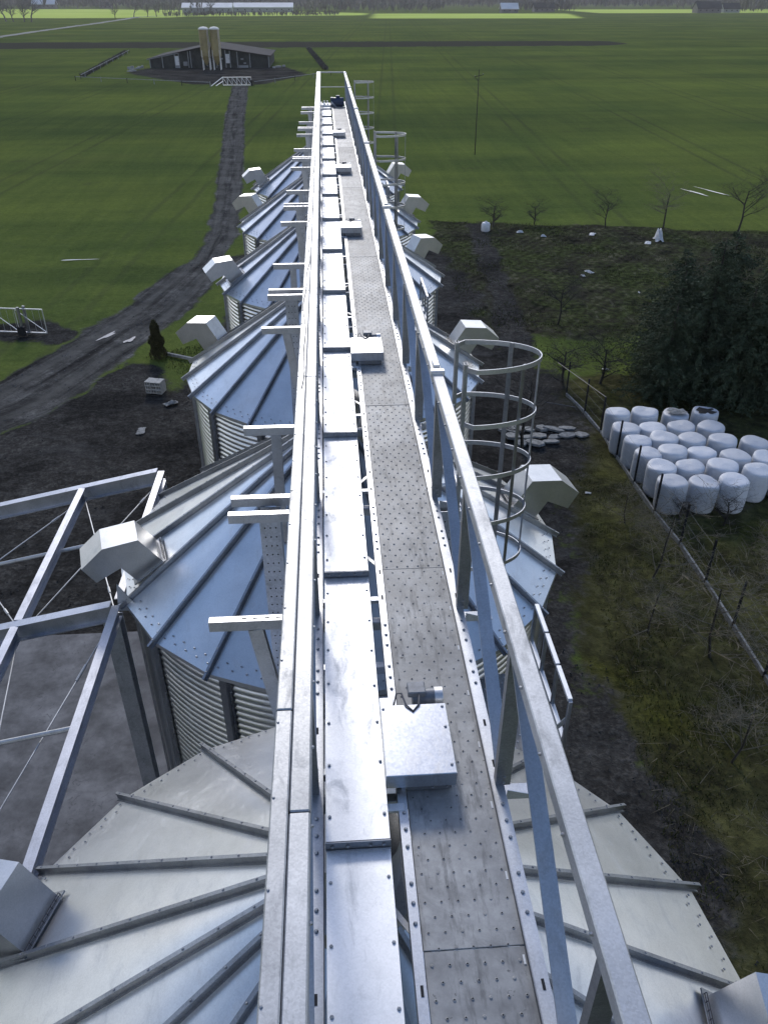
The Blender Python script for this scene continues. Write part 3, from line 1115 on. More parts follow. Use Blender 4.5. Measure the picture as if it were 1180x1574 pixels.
# toe plate at the right deck edge
for i in range(len(secs) - 1):
    MB().box(.807, .812, secs[i] + .01, min(36.3, secs[i + 1] - .01), ZD - .03, ZD + .012).build('toe_plate', 'rib', gal)
# white markers stuck on the right flange
stk = MB()
for y in np.arange(1.1, 20, .43):
    stk.box(.786, .796, y, y + .045, DZ - .001, DZ + .003)
stk.build('white_markers', 'sticker', gal, kind='stuff')
# outrigger arms to the left, legs down to the roofs, braces
legb = MB()


def arm(y, leg, x0=-1.0):
    a_ = MB().chan((x0, y, ZD - .145), (-.15, y, ZD - .145), .065, .09, .006, -1)
    o = a_.build('cross_arm', 'steel', gal)
    h_ = MB()
    for i in range(5):
        x = x0 + .26 + i * .085
        h_.box(x - .018, x + .018, y - .006, y + .006, ZD - .1005, ZD - .099)
    h_.build('arm_slots', 'hole', o, kind='stuff')
    if leg:
        zr = 9.2
        MB().chan((-.66, y, ZD - .19), leg, .11, .07, .006, 1, (0, 1, 0)).build('roof_leg', 'steel', gal)


for k in range(6):
    J = 6.25 + 6.28 * k
    if J > Y1 + 1:
        break
    for d_ in (-1.6, -.14, .14, 1.58):
        y = J + d_
        if y > Y1 - .05:
            continue
        if abs(d_) > 1:
            kc = round((y - 3.0) / 6.25)
            inx = -.44 if d_ < 0 else -.68
            rr = math.hypot(inx, y - (3.0 + 6.25 * kc))
            if kc > 5:
                arm(y, None)
            else:
                arm(y, (inx, y + (.05 if d_ > 0 else -.05), roof_z(rr) + .05))
        else:
            arm(y, None)
    # tower columns standing between two silos
    for x in (-.64, 1.02):
        col = MB().chan((x, J, .0), (x, J, ZD - .19), .19, .19, .008, 1, (0, 1, 0)).build('column', 'column', gal)
        cb = MB()
        for i in range(60):
            for q in (-.05, 0.0, .05):
                cb.bolt((x + q, J - .0955, 10.9 - i * .10), (0, -1, 0), .008, .004)
        cb.build('column_holes', 'hole', col, kind='stuff')
    MB().beam((-.54, J, 9.0), (.92, J, 9.0), .08, .10).build('tower_tie', 'column', gal)
    # end plates where two gallery sections are bolted together
    MB().cbox(.800, .918, J - .03, J + .03, ZT - .02, ZT + .03, .004).cbox(.835, .885, J + .06, J + .20, ZT + .002, ZT + .045, .004).build('joint_cap', 'cover', gal)
# closing rails at the far end
MB().beam((-.30, Y1, ZT - .03), (.90, Y1, ZT - .03), .05, .05, .006).build('end_rail', 'chord', gal)
MB().beam((-.20, Y1, ZT - .58), (.86, Y1, ZT - .58), .035, .035, .004).build('end_rail', 'chord', gal)
MB().beam((.32, Y1 - .05, ZD - .02), (.84, Y1 - .05, ZD - .02), .05, .05, .004).build('end_rail', 'chord', gal)

# thin cable lying along the seam of the left handrail
cb = []
y = 6.0
while y < 37.5:
    cb.append((-.275 + .016 * math.sin(y * 2.1) + .01 * math.sin(y * 5.3), y, ZT + .010))
    y += .16
MB().tube(cb, .0045, 5).build('signal_cable', 'cable', label='thin dark cable lying loosely along the top of the left handrail', category='cable')

# ================================================================== CHAIN CONVEYOR
con = thing('chain_conveyor', 'long covered chain conveyor with bolted flat zinc covers running beside the walkway', 'conveyor', (0, 0, ZD))
CZ = .04
MB().chan((.035, .35, -.16), (.035, 36.0, -.16), .29, .34, .006, 1, (0, 0, 1)).build('trough', 'steel', con)
MB().box(-.118, .188, .36, 36.0, -.32, .02).build('trough_body', 'steel', con)
cj = [.35] + [2.585 + 2.335 * k for k in range(0, 15)]
cj = [y for y in cj if y < 35.6] + [36.1]
bb = MB()
for i in range(len(cj) - 1):
    ya, yb = cj[i], cj[i + 1]
    UP = .062
    o = MB().beam((.035, ya + .004, CZ + UP - .003), (.035, yb - .004, CZ + .001), .336, .006, .0015).build('cover_plate', 'cover', con)
    n_b = 7
    for j in range(n_b):
        y = ya + .17 + j * (yb - ya - .36) / (n_b - 1)
        for x in (-.112, .182):
            yy = y + rnd.uniform(-.02, .02)
            bb.bolt((x, yy, CZ + UP * (yb - yy) / (yb - ya) + .002), (0, 0, 1), .0095, .010)
    if i < len(cj) - 2:
        # flange joint between two trough sections, standing proud of the covers
        f_ = MB().cbox(-.137, .207, yb - .006, yb + .002, CZ - .06, CZ + UP - .002, .0015).cbox(-.137, .207, yb - .016, yb - .009, CZ - .06, CZ + .010, .0015)
        f_.build('joint_flange', 'rib', con)
        for x in (-.10, -.02, .10, .17):
            bb.bolt((x, yb - .007, CZ + .034), (0, -1, 0), .010, .012)
bb.build('cover_bolts', 'bolt', con, kind='stuff')
# drive head at the far end
MB().cbox(-.15, .22, 36.15, 36.9, -.3, .12, .01).build('drive_head', 'cover', con)
MB().cbox(-.06, .02, 36.3, 36.5, .12, .17, .01).cbox(.06, .14, 36.3, 36.5, .12, .17, .01).build('inspection_lid', 'cover', con)
for x in (-.04, .09):
    MB().tube([(x, 36.7, .12), (x, 36.7, .22)], .035, 10).build('breather', 'cover', con)
mo = thing('drive_motor', 'dark blue electric drive motor at the far end of the conveyor', 'motor', (.50, 36.75, ZD))
MB().lathe([(.0, -.22), (.15, -.22), (.16, -.2), (.16, .2), (.15, .22), (0, .22)], 18).xf(Matrix.Rotation(PI / 2, 4, 'Y') @ Matrix.Identity(4)).xf(Matrix.Translation((.04, 0, .18))).build('motor_body', 'motor', mo, angle=30)
MB().cbox(-.28, -.16, -.16, .16, 0, .34, .015).build('gearbox', 'motor', mo)
MB().cbox(-.06, .10, -.09, .09, .33, .41, .01).build('terminal_box', 'motor', mo)
MB().cbox(-.20, .22, -.14, .14, -.01, .03, .005).build('mounting_foot', 'motor', mo)
MB().add([(-.26, -.2, .20), (-.02, -.55, .02), (-.02, -.52, .02), (-.26, -.16, .24), (-.26, -.2, -.0), (-.02, -.55, -.0), (-.02, -.52, -.0), (-.26, -.16, -.0)], [(0, 1, 2, 3), (4, 7, 6, 5), (0, 4, 5, 1), (3, 2, 6, 7), (1, 5, 6, 2), (0, 3, 7, 4)]).build('chain_guard', 'steel', mo)


# slide gate drive boxes on the walkway side of the conveyor
def gate_box(label):
    t = thing('gate_drive_box', label, 'drive box', (.19, 2.94, ZD + .02), 0, 'slide gate drive boxes along the conveyor')
    MB().cbox(.014, .415, 0, .53, .03, .135, .004).build('housing', 'box', t)
    MB().cbox(.10, .385, .02, .50, -.025, .03, .004).build('lower_tray', 'rib', t)
    MB().cbox(.388, .402, .012, .10, -.015, .04, .002).build('bracket', 'cover', t)
    b_ = MB()
    for x, y in ((.39, .34), (.39, .06), (.03, .5), (.39, .5)):
        b_.bolt((x, y, .135), (0, 0, 1), .009, .009)
    for x in (.28, .36):
        b_.bolt((x, .012, .01), (0, -1, 0), .007, .008)
    b_.build('housing_bolts', 'bolt', t, kind='stuff')
    mo_ = MB().tube([(.22, .64, .08), (.40, .64, .08)], .055, 14).build('motor', 'motor_grey', t, angle=40)
    MB().cbox(.19, .30, .59, .69, .125, .17, .006).build('terminal_box', 'motor_grey', mo_)
    MB().tube([(.36, .64, .08), (.41, .64, .08)], .060, 14).build('fan_cowl', 'cover', mo_, angle=40)
    MB().cbox(.014, .10, .545, .66, -.02, .07, .004).build('gearbox', 'cover', t)
    pts = [(.10, .58, .07), (.12, .62, .14), (.15, .60, .16), (.17, .52, .145), (.21, .47, .141), (.25, .52, .143), (.26, .60, .16)]
    MB().tube(pts, .006, 6).build('cable', 'cable', t, smooth=True)
    MB().cbox(.012, .11, -.12, -.07, -.03, -.005, .003).build('guide_bar', 'cover', t)
    return t


gb = gate_box('nearest zinc gate drive box with scuffed lid, over the walkway')
for k, lab in enumerate(('second gate drive box along the walkway, level with the top of the nearest ladder cage', 'third gate drive box along the walkway, in the middle of the row',
                         'fourth gate drive box along the walkway, small and past the middle', 'farthest and smallest gate drive box, near the dark motor')):
    c = copy_tree(gb)
    c.location = (.19, 2.94 + 6.3 * (k + 1), ZD + .02)
    relabel(c, lab)


# ================================================================== CAGED LADDERS
def caged_ladder(label):
    t = thing('caged_ladder', label, 'ladder', (1.03, 6.12, 8.1), 0, 'caged ladders up to the gallery')
    H = 12.55 - 8.1
    for y in (-.24, .24):
        MB().chan((0, y, 0), (0, y, H + .02), .06, .03, .005, 1, (1, 0, 0)).build('stile', 'rib', t)
    rm = MB().tube([(0, -.23, 0), (0, .23, 0)], .014, 8).mesh('rung', 'steel', angle=40)
    for i in range(12):
        link('rung', rm, t, (0, 0, .25 + i * .28))
    # hoops: open D shape
    pts = []
    for i in range(25):
        q = -PI / 2 + PI * i / 24
        pts.append((.08 + .58 * math.cos(q), .33 * math.sin(q), 0))
    pts = [(0, -.26, 0)] + pts + [(0, .26, 0)]
    hm = MB()
    n = len(pts)
    for i, p in enumerate(pts):                  # flat strip standing on edge
        a_ = Vector(pts[max(i - 1, 0)])
        b_ = Vector(pts[min(i + 1, n - 1)])
        d = (b_ - a_).normalized()
        nn = Vector((d.y, -d.x, 0))
        for q, z in ((-.004, -.02), (.004, -.02), (.004, .02), (-.004, .02)):
            hm.v.append(tuple(Vector(p) + nn * q + Vector((0, 0, z))))
    for i in range(n - 1):
        for k in range(4):
            hm.f.append((i * 4 + k, i * 4 + (k + 1) % 4, i * 4 + 4 + (k + 1) % 4, i * 4 + 4 + k))
    hme = hm.mesh('hoop', 'steel', angle=40)
    for i in range(5):
        link('hoop', hme, t, (0, 0, H - .02 - i * .48))
    for q in (48, 0, -48, 85, -85):
        x, y = .08 + .573 * math.cos(R(q)), .323 * math.sin(R(q))
        if abs(q) == 85:
            continue
        MB().beam((x, y, H - 2.0), (x, y, H), .006, .045, 0, (-y * 2, x, 0) if q else (0, 1, 0)).build('cage_strap', 'rib', t)
    for z in (H - .55, H - 1.1):
        for y in (-.22, .22):
            MB().tube([(-.14, y, z), (.0, y, z)], .018, 8).build('bracket', 'cover', t, angle=40)
    return t


lad = caged_ladder('nearest caged ladder, its large hoops beside the walkway rail between two silos')
for k, lab in ((1, 'middle caged ladder behind the right rail, hoops seen against the green field'), (2, 'farthest and smallest caged ladder near the end of the gallery')):
    c = copy_tree(lad)
    c.location.y = 6.12 + 12.55 * k
    relabel(c, lab)


def platform(label):
    """rest platform between two silos with guard rail"""
    t = thing('rest_platform', label, 'platform', (1.6, 6.2, 8.1), 0, 'ladder rest platforms between silos')
    MB().cbox(-.60, .60, -.85, .80, -.06, 0, .004).build('platform_plate', 'deck', t)
    d_ = MB()
    for i in range(13):
        for j in range(18):
            x = -.55 + i * .09 + (.045 if j % 2 else 0)
            if x < .57:
                d_.bolt((x, -.8 + j * .09, 0), (0, 0, 1), .012, .008)
    d_.build('plate_dimples', 'column', t, kind='stuff')
    for y in (-.74, -.25, .25, .74):
        MB().beam((.585, y, -.05), (.585, y, 1.1), .04, .04, .004).build('guard_post', 'rib', t)
    for z in (1.10, .55):
        for i in range(3):
            y0 = -.74 + i * .495
            MB().cbox(.56, .61, y0 + .012, y0 + .483, z - .02, z + .02, .004).build('guard_rail', 'cover', t)
    MB().beam((.585, -.73, .85), (.30, -.73, .45), .05, .01, 0, (0, 1, 0)).build('stay', 'steel', t)
    return t


pl = platform('small rest platform with pale guard rail on the right between the two nearest silos')
for k, lab in ((1, 'rest platform under the middle caged ladder'), (2, 'rest platform under the farthest caged ladder')):
    c = copy_tree(pl)
    c.location.y = 6.2 + 12.55 * k
    relabel(c, lab)

# ================================================================== OPEN STEEL FRAME (left)
fr = thing('steel_frame', 'unfinished open steel hall frame of pale beams and tie rods left of the silos', 'steel frame', (-2.8, 8.0, 0))
FX, FY = -2.8, 8.0


def fbeam(name, p0, p1, w=.12, h=.22, up=(0, 0, 1)):
    MB().ibeam(Vector(p0) - Vector((FX, FY, 0)), Vector(p1) - Vector((FX, FY, 0)), w, h, .012, up).build(name, 'column' if name == 'column' else 'frame', fr)


def fz(x):
    return 8.52 + (x - FX) * .21


for y in (1.6, 8.02, 11.4):
    fbeam('rafter', (FX - .08, y, fz(FX) - .03), (-13.0, y, fz(-13.0) - .03), .13, .24)
    fbeam('column', (FX - .12, y + .02, 0), (FX - .12, y + .02, fz(FX) - .15), .2, .2, (0, 1, 0))
    fbeam('column', (-13.0, y + .02, 0), (-13.0, y + .02, fz(-13.0) - .15), .2, .2, (0, 1, 0))
for i, x in enumerate((FX - .02, -4.12, -6.4, -8.7, -11, -13)):
    for ya, yb in ((1.7, 7.96), (8.09, 11.33)):
        fbeam('purlin', (x, ya, fz(x) + .02), (x, yb, fz(x) + .02), .10, .18)
for y in (9.75, 6.1, 4.0):
    for x0, x1 in ((FX - .1, -4.05), (-4.2, -6.3), (-6.5, -8.6)):
        MB().tube([Vector((x0 - FX, y - FY, fz(x0) - .02)), Vector((x1 - FX, y - FY, fz(x1) - .02))], .028, 8).build('strut', 'chord', fr, angle=40)
for x0, x1 in ((FX - .1, -4.1), (-4.15, -6.4), (-6.45, -8.7)):
    for ya, yb in ((8.1, 11.3), (1.8, 7.9)):
        for a_, b_ in (((x0, ya), (x1, yb)), ((x0, yb), (x1, ya))):
            dz = -.05 if a_[1] < b_[1] else -.09
            p, q = Vector((a_[0] - FX, a_[1] - FY, fz(a_[0]) + dz)), Vector((b_[0] - FX, b_[1] - FY, fz(b_[0]) + dz))
            rod = MB().tube([p, q], .009, 6).build('tie_rod', 'chord', fr)
            MB().tube([p.lerp(q, .12), p.lerp(q, .16)], .018, 8).build('turnbuckle', 'chord', rod)
# triangular gusset on the corner column
g = [(0, 0, 0), (.28, 0, 0), (.05, 0, .42), (0, .012, 0), (.28, .012, 0), (.05, .012, .42)]
MB().add([(x - .02, y + .0, z + 8.5) for x, y, z in g], [(0, 1, 2), (3, 5, 4), (0, 3, 4, 1), (1, 4, 5, 2), (2, 5, 3, 0)]).build('corner_gusset', 'cover', fr)

# ================================================================== BALES
bm_ = MB()
prof = []
for z, r_ in ((0, .0), (0, .46), (.03, .515), (.12, .54), (.35, .55), (.6, .555), (.85, .556), (1.02, .552), (1.08, .535), (1.11, .49), (1.118, .36), (1.125, .2), (1.13, 0)):
    prof.append((max(r_, .0005), z))
bale_meshes = []
for v in range(5):
    b_ = MB().lathe(prof, 36)
    rr = random.Random(v)
    ph = [rr.uniform(0, 6.28) for _ in range(6)]
    out = []
    for x, y, z in b_.v:
        t = math.atan2(y, x)
        rad = math.hypot(x, y)
        k = .925 + .010 * math.sin(2 * t + ph[0]) +   .008 * math.sin(5 * t + ph[1] + z * 3) + .006 * math.sin(9 * t + ph[2] + z * 7)
        dz = (.018 * math.sin(2 * t + ph[3]) + .012 * math.sin(3 * t + ph[4])) * rad / .55 * (z > .5) + (.015 * math.sin(x * 6 + ph[5]) if z > 1.05 else 0)
        out.append((x * k, y * k, z + dz))
    b_.v = out
    bale_meshes.append(b_.mesh('silage_bale', 'bale', smooth=True))
BALES = [
    [(11.13, 28.15), (12.23, 28.17), (13.43, 28.09), (14.6, 28.02)],
    [(11.08, 26.97), (12.15, 26.99), (13.29, 27.0), (14.39, 26.84)],
    [(11.18, 25.93), (12.24, 26.03), (13.27, 25.88), (14.31, 25.64), (15.45, 25.49)],
    [(11.19, 24.9), (12.20, 24.97), (13.26, 24.9), (14.3, 24.52), (15.40, 24.36)],
    [(11.35, 23.87), (12.42, 23.95), (13.52, 23.81), (14.56, 23.42), (15.7, 23.3)],
    [(11.36, 22.80), (12.42, 22.80), (13.50, 22.75)]]
rown = ['back row by the spruces', 'second row from the back', 'third row from the back', 'third row from the front', 'second row from the front', 'front row']
posn = ['leftmost by the fence', 'second from the left', 'third from the left', 'fourth from the left', 'fifth from the left, at photo edge']
special = {(0, 2): 'white wrapped bale with torn dirty top, back row, third from the left', (0, 3): 'white wrapped bale with brownish stained top, rightmost of the back row'}
for i, r_ in enumerate(BALES):
    for j, (x, y) in enumerate(r_):
        o = link('silage_bale', bale_meshes[(i * 3 + j * 2) % 5], None, (x, y, .02), (R(rnd.uniform(-2.5, 2.5)), R(rnd.uniform(-2.5, 2.5)), rnd.uniform(0, 6)),
                 label=special.get((i, j), 'white wrapped silage bale, %s, %s' % (rown[i], posn[j])), category='bale', group='wrapped silage bales')
        k = rnd.uniform(.95, 1.04)
        o.scale = (k * 1.02, k * 1.02, rnd.uniform(.94, 1.06))
# torn wrap on two back-row bales
for (x, y), lab in (((13.43, 28.0), 0), ((14.6, 27.95), 1)):
    m = MB()
    n = 12
    pts = [(x + (.36 + .1 * math.sin(3 * i)) * math.cos(2 * PI * i / n), y + (.30 + .08 * math.sin(2 * i)) * math.sin(2 * PI * i / n), 1.205 + .02 * math.sin(i * 2)) for i in range(n)]
    m.add([(x, y, 1.24)] + pts, [(0, i + 1, (i + 1) % n + 1) for i in range(n)])
    m.build('loose_net', 'stone' if lab == 0 else 'pole', label='grey torn wrapping net on the third bale of the back row' if lab == 0 else 'brown torn wrapping net on the last bale of the back row', category='net')

# ================================================================== FENCE ALONG THE BALES
fe = thing('wire_fence', 'dark post and wire fence on a low concrete plinth left of the white bales', 'fence', (10.6, 22, 0))
FP = [(10.25, 32.3), (10.55, 30.4), (10.70, 28.6), (10.71, 26.5), (10.73, 24.5), (10.78, 22.5), (10.95, 20.6), (10.97, 18.6), (10.95, 16.6), (10.9, 14.6), (10.85, 12.6), (10.8, 10.6)]
for i, (x, y) in enumerate(FP):
    MB().cbox(x - .03 - 10.6, x + .03 - 10.6, y - .03 - 22, y + .03 - 22, -.1, 1.62, .005).build('post', 'post_dark', fe)
    if i + 1 < len(FP):
        x2, y2 = FP[i + 1]
        MB().beam((x - 10.6, y - 22 - .05, .06), (x2 - 10.6, y2 - 22 + .05, .06), .07, .22, .008).build('plinth_panel', 'stone', fe)
        for z in (.5, .95, 1.4):
            m = MB().tube([(x - 10.6, y - 22, z), ((x + x2) / 2 - 10.6, (y + y2) / 2 - 22, z - .03), (x2 - 10.6, y2 - 22, z)], .004, 4).build('wire', 'wire', fe)
MB().tube([(FP[2][0] - 10.6, FP[2][1] - 22, 1.62), (9.6 - 10.6, 31.9 - 22, 1.75)], .012, 5).build('top_rail', 'wire', fe)
MB().tube([(9.0 - 10.6, 31.2 - 22, .25), (10.25 - 10.6, 30.7 - 22, .2)], .02, 5).build('top_rail', 'wire', fe)


# ================================================================== TREES
def bare_tree(seed, H, spread, lv=4, kids_=(7, 5, 4, 4), r0=.09, up=.5, trunk_frac=.35, rmin=.004, jit=.24):
    rr = random.Random(seed)
    tk, br = MB(), MB()

    def grow(p, d, L, r_, level):
        n = 3 if level < 2 else 2
        pts, rs = [p.copy()], [r_]
        dirs = []
        for i in range(n):
            d = (d + Vector((rr.uniform(-1, 1), rr.uniform(-1, 1), rr.uniform(-.7, .9))) * jit).normalized()
            p = p + d * (L / n)
            pts.append(p.copy())
            rs.append(max(rmin, r_ * (1 - .55 * (i + 1) / n)))
            dirs.append(d.copy())
        (tk if level == 0 else br).tube(pts, rs, 7 if level == 0 else (4 if level == 1 else 3), False)
        if level >= lv:
            return
        k = kids_[level]
        for j in range(k):
            t = trunk_frac + (1 - trunk_frac) * (j + rr.random()) / k if level == 0 else .25 + .75 * (j + rr.random()) / k
            i = min(int(t * n), n - 1)
            q = pts[i].lerp(pts[i + 1], t * n - i)
            dd = dirs[i]
            az = rr.uniform(0, 2 * PI)
            side = Vector((math.cos(az), math.sin(az), rr.uniform(-.2, .5)))
            nd = (dd * up + side * spread).normalized()
            grow(q, nd, L * rr.uniform(.45, .72), rs[min(i + 1, n)] * .62, level + 1)
    grow(Vector((0, 0, -.05)), Vector((0, 0, 1)), H * .62, r0, 0)
    return tk, br


def tree_meshes(seed, mat, **k):
    tk, br = bare_tree(seed, **k)
    return tk.mesh('trunk', 'bark' if mat != 'far_tree' else 'far_tree', smooth=True), br.mesh('branches', mat)


TM = [tree_meshes(11, 'twig', H=5.2, spread=.9, kids_=(8, 6, 5, 4)), tree_meshes(12, 'twig', H=4.2, spread=1.1, kids_=(9, 6, 5, 4), trunk_frac=.15),
      tree_meshes(13, 'twig_dark', H=5, spread=.8, kids_=(8, 6, 4, 4)), tree_meshes(14, 'twig_dark', H=3.4, spread=1.1, kids_=(9, 6, 5, 3), trunk_frac=.08),
      tree_meshes(15, 'twig', H=3.6, spread=1.5, kids_=(9, 6, 4, 2), trunk_frac=.04, r0=.04, rmin=.0042, jit=.16, up=.6), tree_meshes(16, 'twig', H=3.2, spread=1.7, kids_=(9, 6, 4, 2), trunk_frac=.04, r0=.04, rmin=.0042, jit=.16, up=.55)]


def put_tree(k, x, y, sc, rz, label, name='bare_tree', cat='tree', group='bare trees and bushes'):
    t = thing(name, label, cat, (x, y, 0), rz, group)
    t.scale = (sc, sc, sc)
    link('trunk', TM[k][0], t)
    link('branches', TM[k][1], t)
    return t


SHR = [('pale twiggy shrub below the plinth line, nearest the front bales', 9.5, 19.0), ('pale twiggy shrub beside the dark soil strip, level with the guard rail', 8.5, 16.6),
       ('wide tan shrub right of the guard rail, in the middle of the mossy ground', 9.8, 15.4), ('tan shrub beyond the plinth at the right photo edge', 12.6, 17.6),
       ('low tan shrub beside the yellow moss patch', 8.9, 12.0), ('low tan shrub by the right roof vent of the nearest silo', 8.9, 8.9),
       ('thin tan shrub just below the leftmost fence post of the bales', 9.6, 22.0)]
for i, (lab, x, y) in enumerate(SHR):
    put_tree(4 + i % 2, x, y, (.95, .8, 1.1, .9, .8, .8, .6)[i], i * 1.7, lab, 'bare_shrub', 'shrub')
put_tree(3, 12.9, 21.7, .45, 2.0, 'small dark sapling in front of the front bale row', 'sapling')
put_tree(3, 11.45, 21.9, .42, .4, 'small dark forked sapling before the leftmost front bale', 'sapling')
put_tree(2, 7.2, 27.2, .85, 1.0, 'dark leaning bare tree over the pale slab pile behind the nearest ladder')
put_tree(2, 12.2, 41.5, .62, 3.0, 'thin pale stemmed sapling standing in the garden scrub', 'sapling')
put_tree(2, 21.2, 62.6, .62, 0.4, 'small upright bare tree at the field edge, left of the spreading one')
put_tree(0, 25.6, 62.2, .80, 1.8, 'wide spreading bare tree at the field edge beside the white sheet')
put_tree(2, 31.0, 61.0, .95, 2.6, 'dark bare tree at the field edge beside the spruces')
put_tree(3, 12.6, 63.4, .75, 5.0, 'dark leafless bush at the field edge next to the white tank', 'bare_bush', 'bush')
put_tree(3, 16.0, 64.2, .6, 2.2, 'small grey leafless bush at the field edge right of the white tank', 'bare_bush', 'bush')
put_tree(3, 10.4, 33.4, .8, .9, 'dark leafless bush at the back corner of the wire fence', 'bare_bush', 'bush')
put_tree(3, 12.2, 33.6, .8, 3.9, 'dark leafless bush behind the back bale row', 'bare_bush', 'bush')


def spruce(seed, H, Rb):
    rr = random.Random(seed)
    tk, lf = MB(), MB()
    tk.tube([(0, 0, -.1), (0.03, 0, H * .5), (0, 0, H * .98)], [.16, .10, .02], 8)
    z = .35
    while z < H - .1:
        q = z / H
        L = Rb * (1 - q ** 1.7) ** .9 * (.75 + .25 * math.sin(z * 5.1 + seed)) + .15
        n = max(5, int(13 * (1 - q) + 5))
        for k in range(n):
            az = rr.uniform(0, 2 * PI)
            l_ = L * rr.uniform(.62, 1.12)
            drop = rr.uniform(.10, .40)
            ax = Vector((math.cos(az), math.sin(az), 0))
            sd_ = Vector((-math.sin(az), math.cos(az), 0))
            m_ = max(4, int(l_ / .085))
            for i in range(m_):
                t = (i + rr.uniform(.2, 1)) / m_
                c = ax * l_ * t + Vector((0, 0, z + rr.uniform(-.16, .16) - drop * l_ * t * (1.2 - .6 * t)))
                for s_ in (-1, 1, 0):
                    w_ = .24 * (1 - .45 * t) * rr.uniform(.6, 1.2)
                    tip = c + (ax * .7 + sd_ * s_ * .9).normalized() * w_ + Vector((0, 0, rr.uniform(-.14, .05)))
                    pr = (sd_ * .5 + Vector((0, 0, rr.uniform(-.6, .6)))).normalized() * .034
                    lf.add([c - pr, c + pr, tip + pr * .3], [(0, 1, 2)])
                    mid = c.lerp(tip, .5)
                    p2 = Vector((rr.uniform(-1, 1), rr.uniform(-1, 1), rr.uniform(-1, 1))).normalized() * .042
                    lf.add([mid - p2, mid + p2, tip - pr * .3], [(0, 1, 2)])
        z += .17 + .05 * rr.random()
    return tk.mesh('trunk', 'bark', smooth=True), lf.mesh('crown', 'needle')


SP = [spruce(1, 6.6, 3.1), spruce(2, 5.8, 3.0)]
for k, x, y, sc, lab in ((0, 16.2, 32.6, 1.0, 'dark green spruce, the left one of the clump behind the bales'), (1, 14.4, 31.9, .80, 'shorter dark spruce at the left front edge of the clump by the bales'),
                         (1, 18.5, 31.5, 1.12, 'broad dark spruce in the front of the clump above the right bales'), (0, 20.6, 34.8, 1.05, 'dark spruce at the right photo edge of the clump'),
                         (1, 18.2, 35.6, 1.1, 'dark spruce at the back of the clump facing the garden'), (0, 22.0, 31.0, .95, 'dark spruce outermost on the right beyond the bales'), (1, 17.2, 31.2, .92, 'dark spruce filling the front of the clump behind the third bale column'), (0, 19.6, 32.6, .98, 'dark spruce in the middle of the clump behind the rightmost bales'), (1, 15.4, 34.0, .92, 'dark spruce at the left back shoulder of the clump'), (1, 20.4, 30.6, .98, 'dark low spruce at the right photo edge just behind the bales'), (1, 16.4, 36.4, .95, 'dark spruce at the back left of the clump facing the garden'), (0, 23.5, 36.5, 1.0, 'dark spruce at the back right photo edge of the clump')):
    t = thing('spruce_tree', lab, 'tree', (x, y, 0), rnd.uniform(0, 6), 'dark spruces behind the bales')
    t.scale = (sc, sc, sc * rnd.uniform(.95, 1.05))
    link('trunk', SP[k][0], t)
    link('crown', SP[k][1], t)


def thuja():
    t = thing('thuja', 'slim brownish columnar thuja beside the track bend', 'tree', (-8.62, 38.0, 0))
    rr = random.Random(5)
    MB().tube([(0, 0, -.05), (0, 0, 1.6)], [.05, .015], 7).build('trunk', 'bark', t, smooth=True)
    m = MB()
    for i in range(5200):
        z = rr.random() ** .8 * 1.85
        q = z / 1.9
        rad = (.34 * (1 - q ** 2.2) + .04) * math.sqrt(rr.random()) * (1 + .2 * math.sin(z * 9))
        az = rr.uniform(0, 2 * PI)
        c = Vector((rad * math.cos(az), rad * math.sin(az), z))
        d = Vector((math.cos(az) * .5, math.sin(az) * .5, 1.0)).normalized() * rr.uniform(.07, .14)
        s_ = Vector((rr.uniform(-1, 1), rr.uniform(-1, 1), rr.uniform(-.3, .3))).normalized() * .028
        m.add([c - s_, c + s_, c + d], [(0, 1, 2)])
    m.build('crown', 'thuja', t)


thuja()


# rank grass and dead stems (uncountable ground cover)
def tufts(name, mat, n, region, hmin, hmax, wid, seed, lean=.5):
    rng = np.random.RandomState(seed)
    x0, x1, y0, y1, pol = region
    px = rng.uniform(x0, x1, n)
    py = rng.uniform(y0, y1, n)
    ok = inside(px, py, pol) & (((np.sin(px * .9 + 1.3 * np.sin(py * .7)) + np.sin(py * 1.1 + px * .5)) + rng.normal(0, .8, n)) > -.6)
    px, py = px[ok], py[ok]
    n = len(px)
    az = rng.uniform(0, 2 * np.pi, n)
    h = rng.uniform(hmin, hmax, n)
    ln = rng.uniform(0, lean, n) * h
    a2 = rng.uniform(0, 2 * np.pi, n)
    w = wid * rng.uniform(.6, 1.4, n)
    z0 = np.full(n, -.03)
    A = np.stack([px - w * np.cos(az), py - w * np.sin(az), z0], -1)
    B = np.stack([px + w * np.cos(az), py + w * np.sin(az), z0], -1)
    T = np.stack([px + ln * np.cos(a2), py + ln * np.sin(a2), h], -1)
    V = np.stack([A, B, T], 1).reshape(-1, 3)
    me = bpy.data.meshes.new(name)
    me.vertices.add(3 * n)
    me.vertices.foreach_set('co', V.reshape(-1).astype(np.float32))
    me.loops.add(3 * n)
    me.loops.foreach_set('vertex_index', np.arange(3 * n, dtype=np.int32))
    me.polygons.add(n)
    me.polygons.foreach_set('loop_start', np.arange(0, 3 * n, 3, dtype=np.int32))
    me.polygons.foreach_set('loop_total', np.full(n, 3, dtype=np.int32))
    me.update(calc_edges=True)
    me.materials.append(M[mat])
    return link(name, me, kind='stuff')


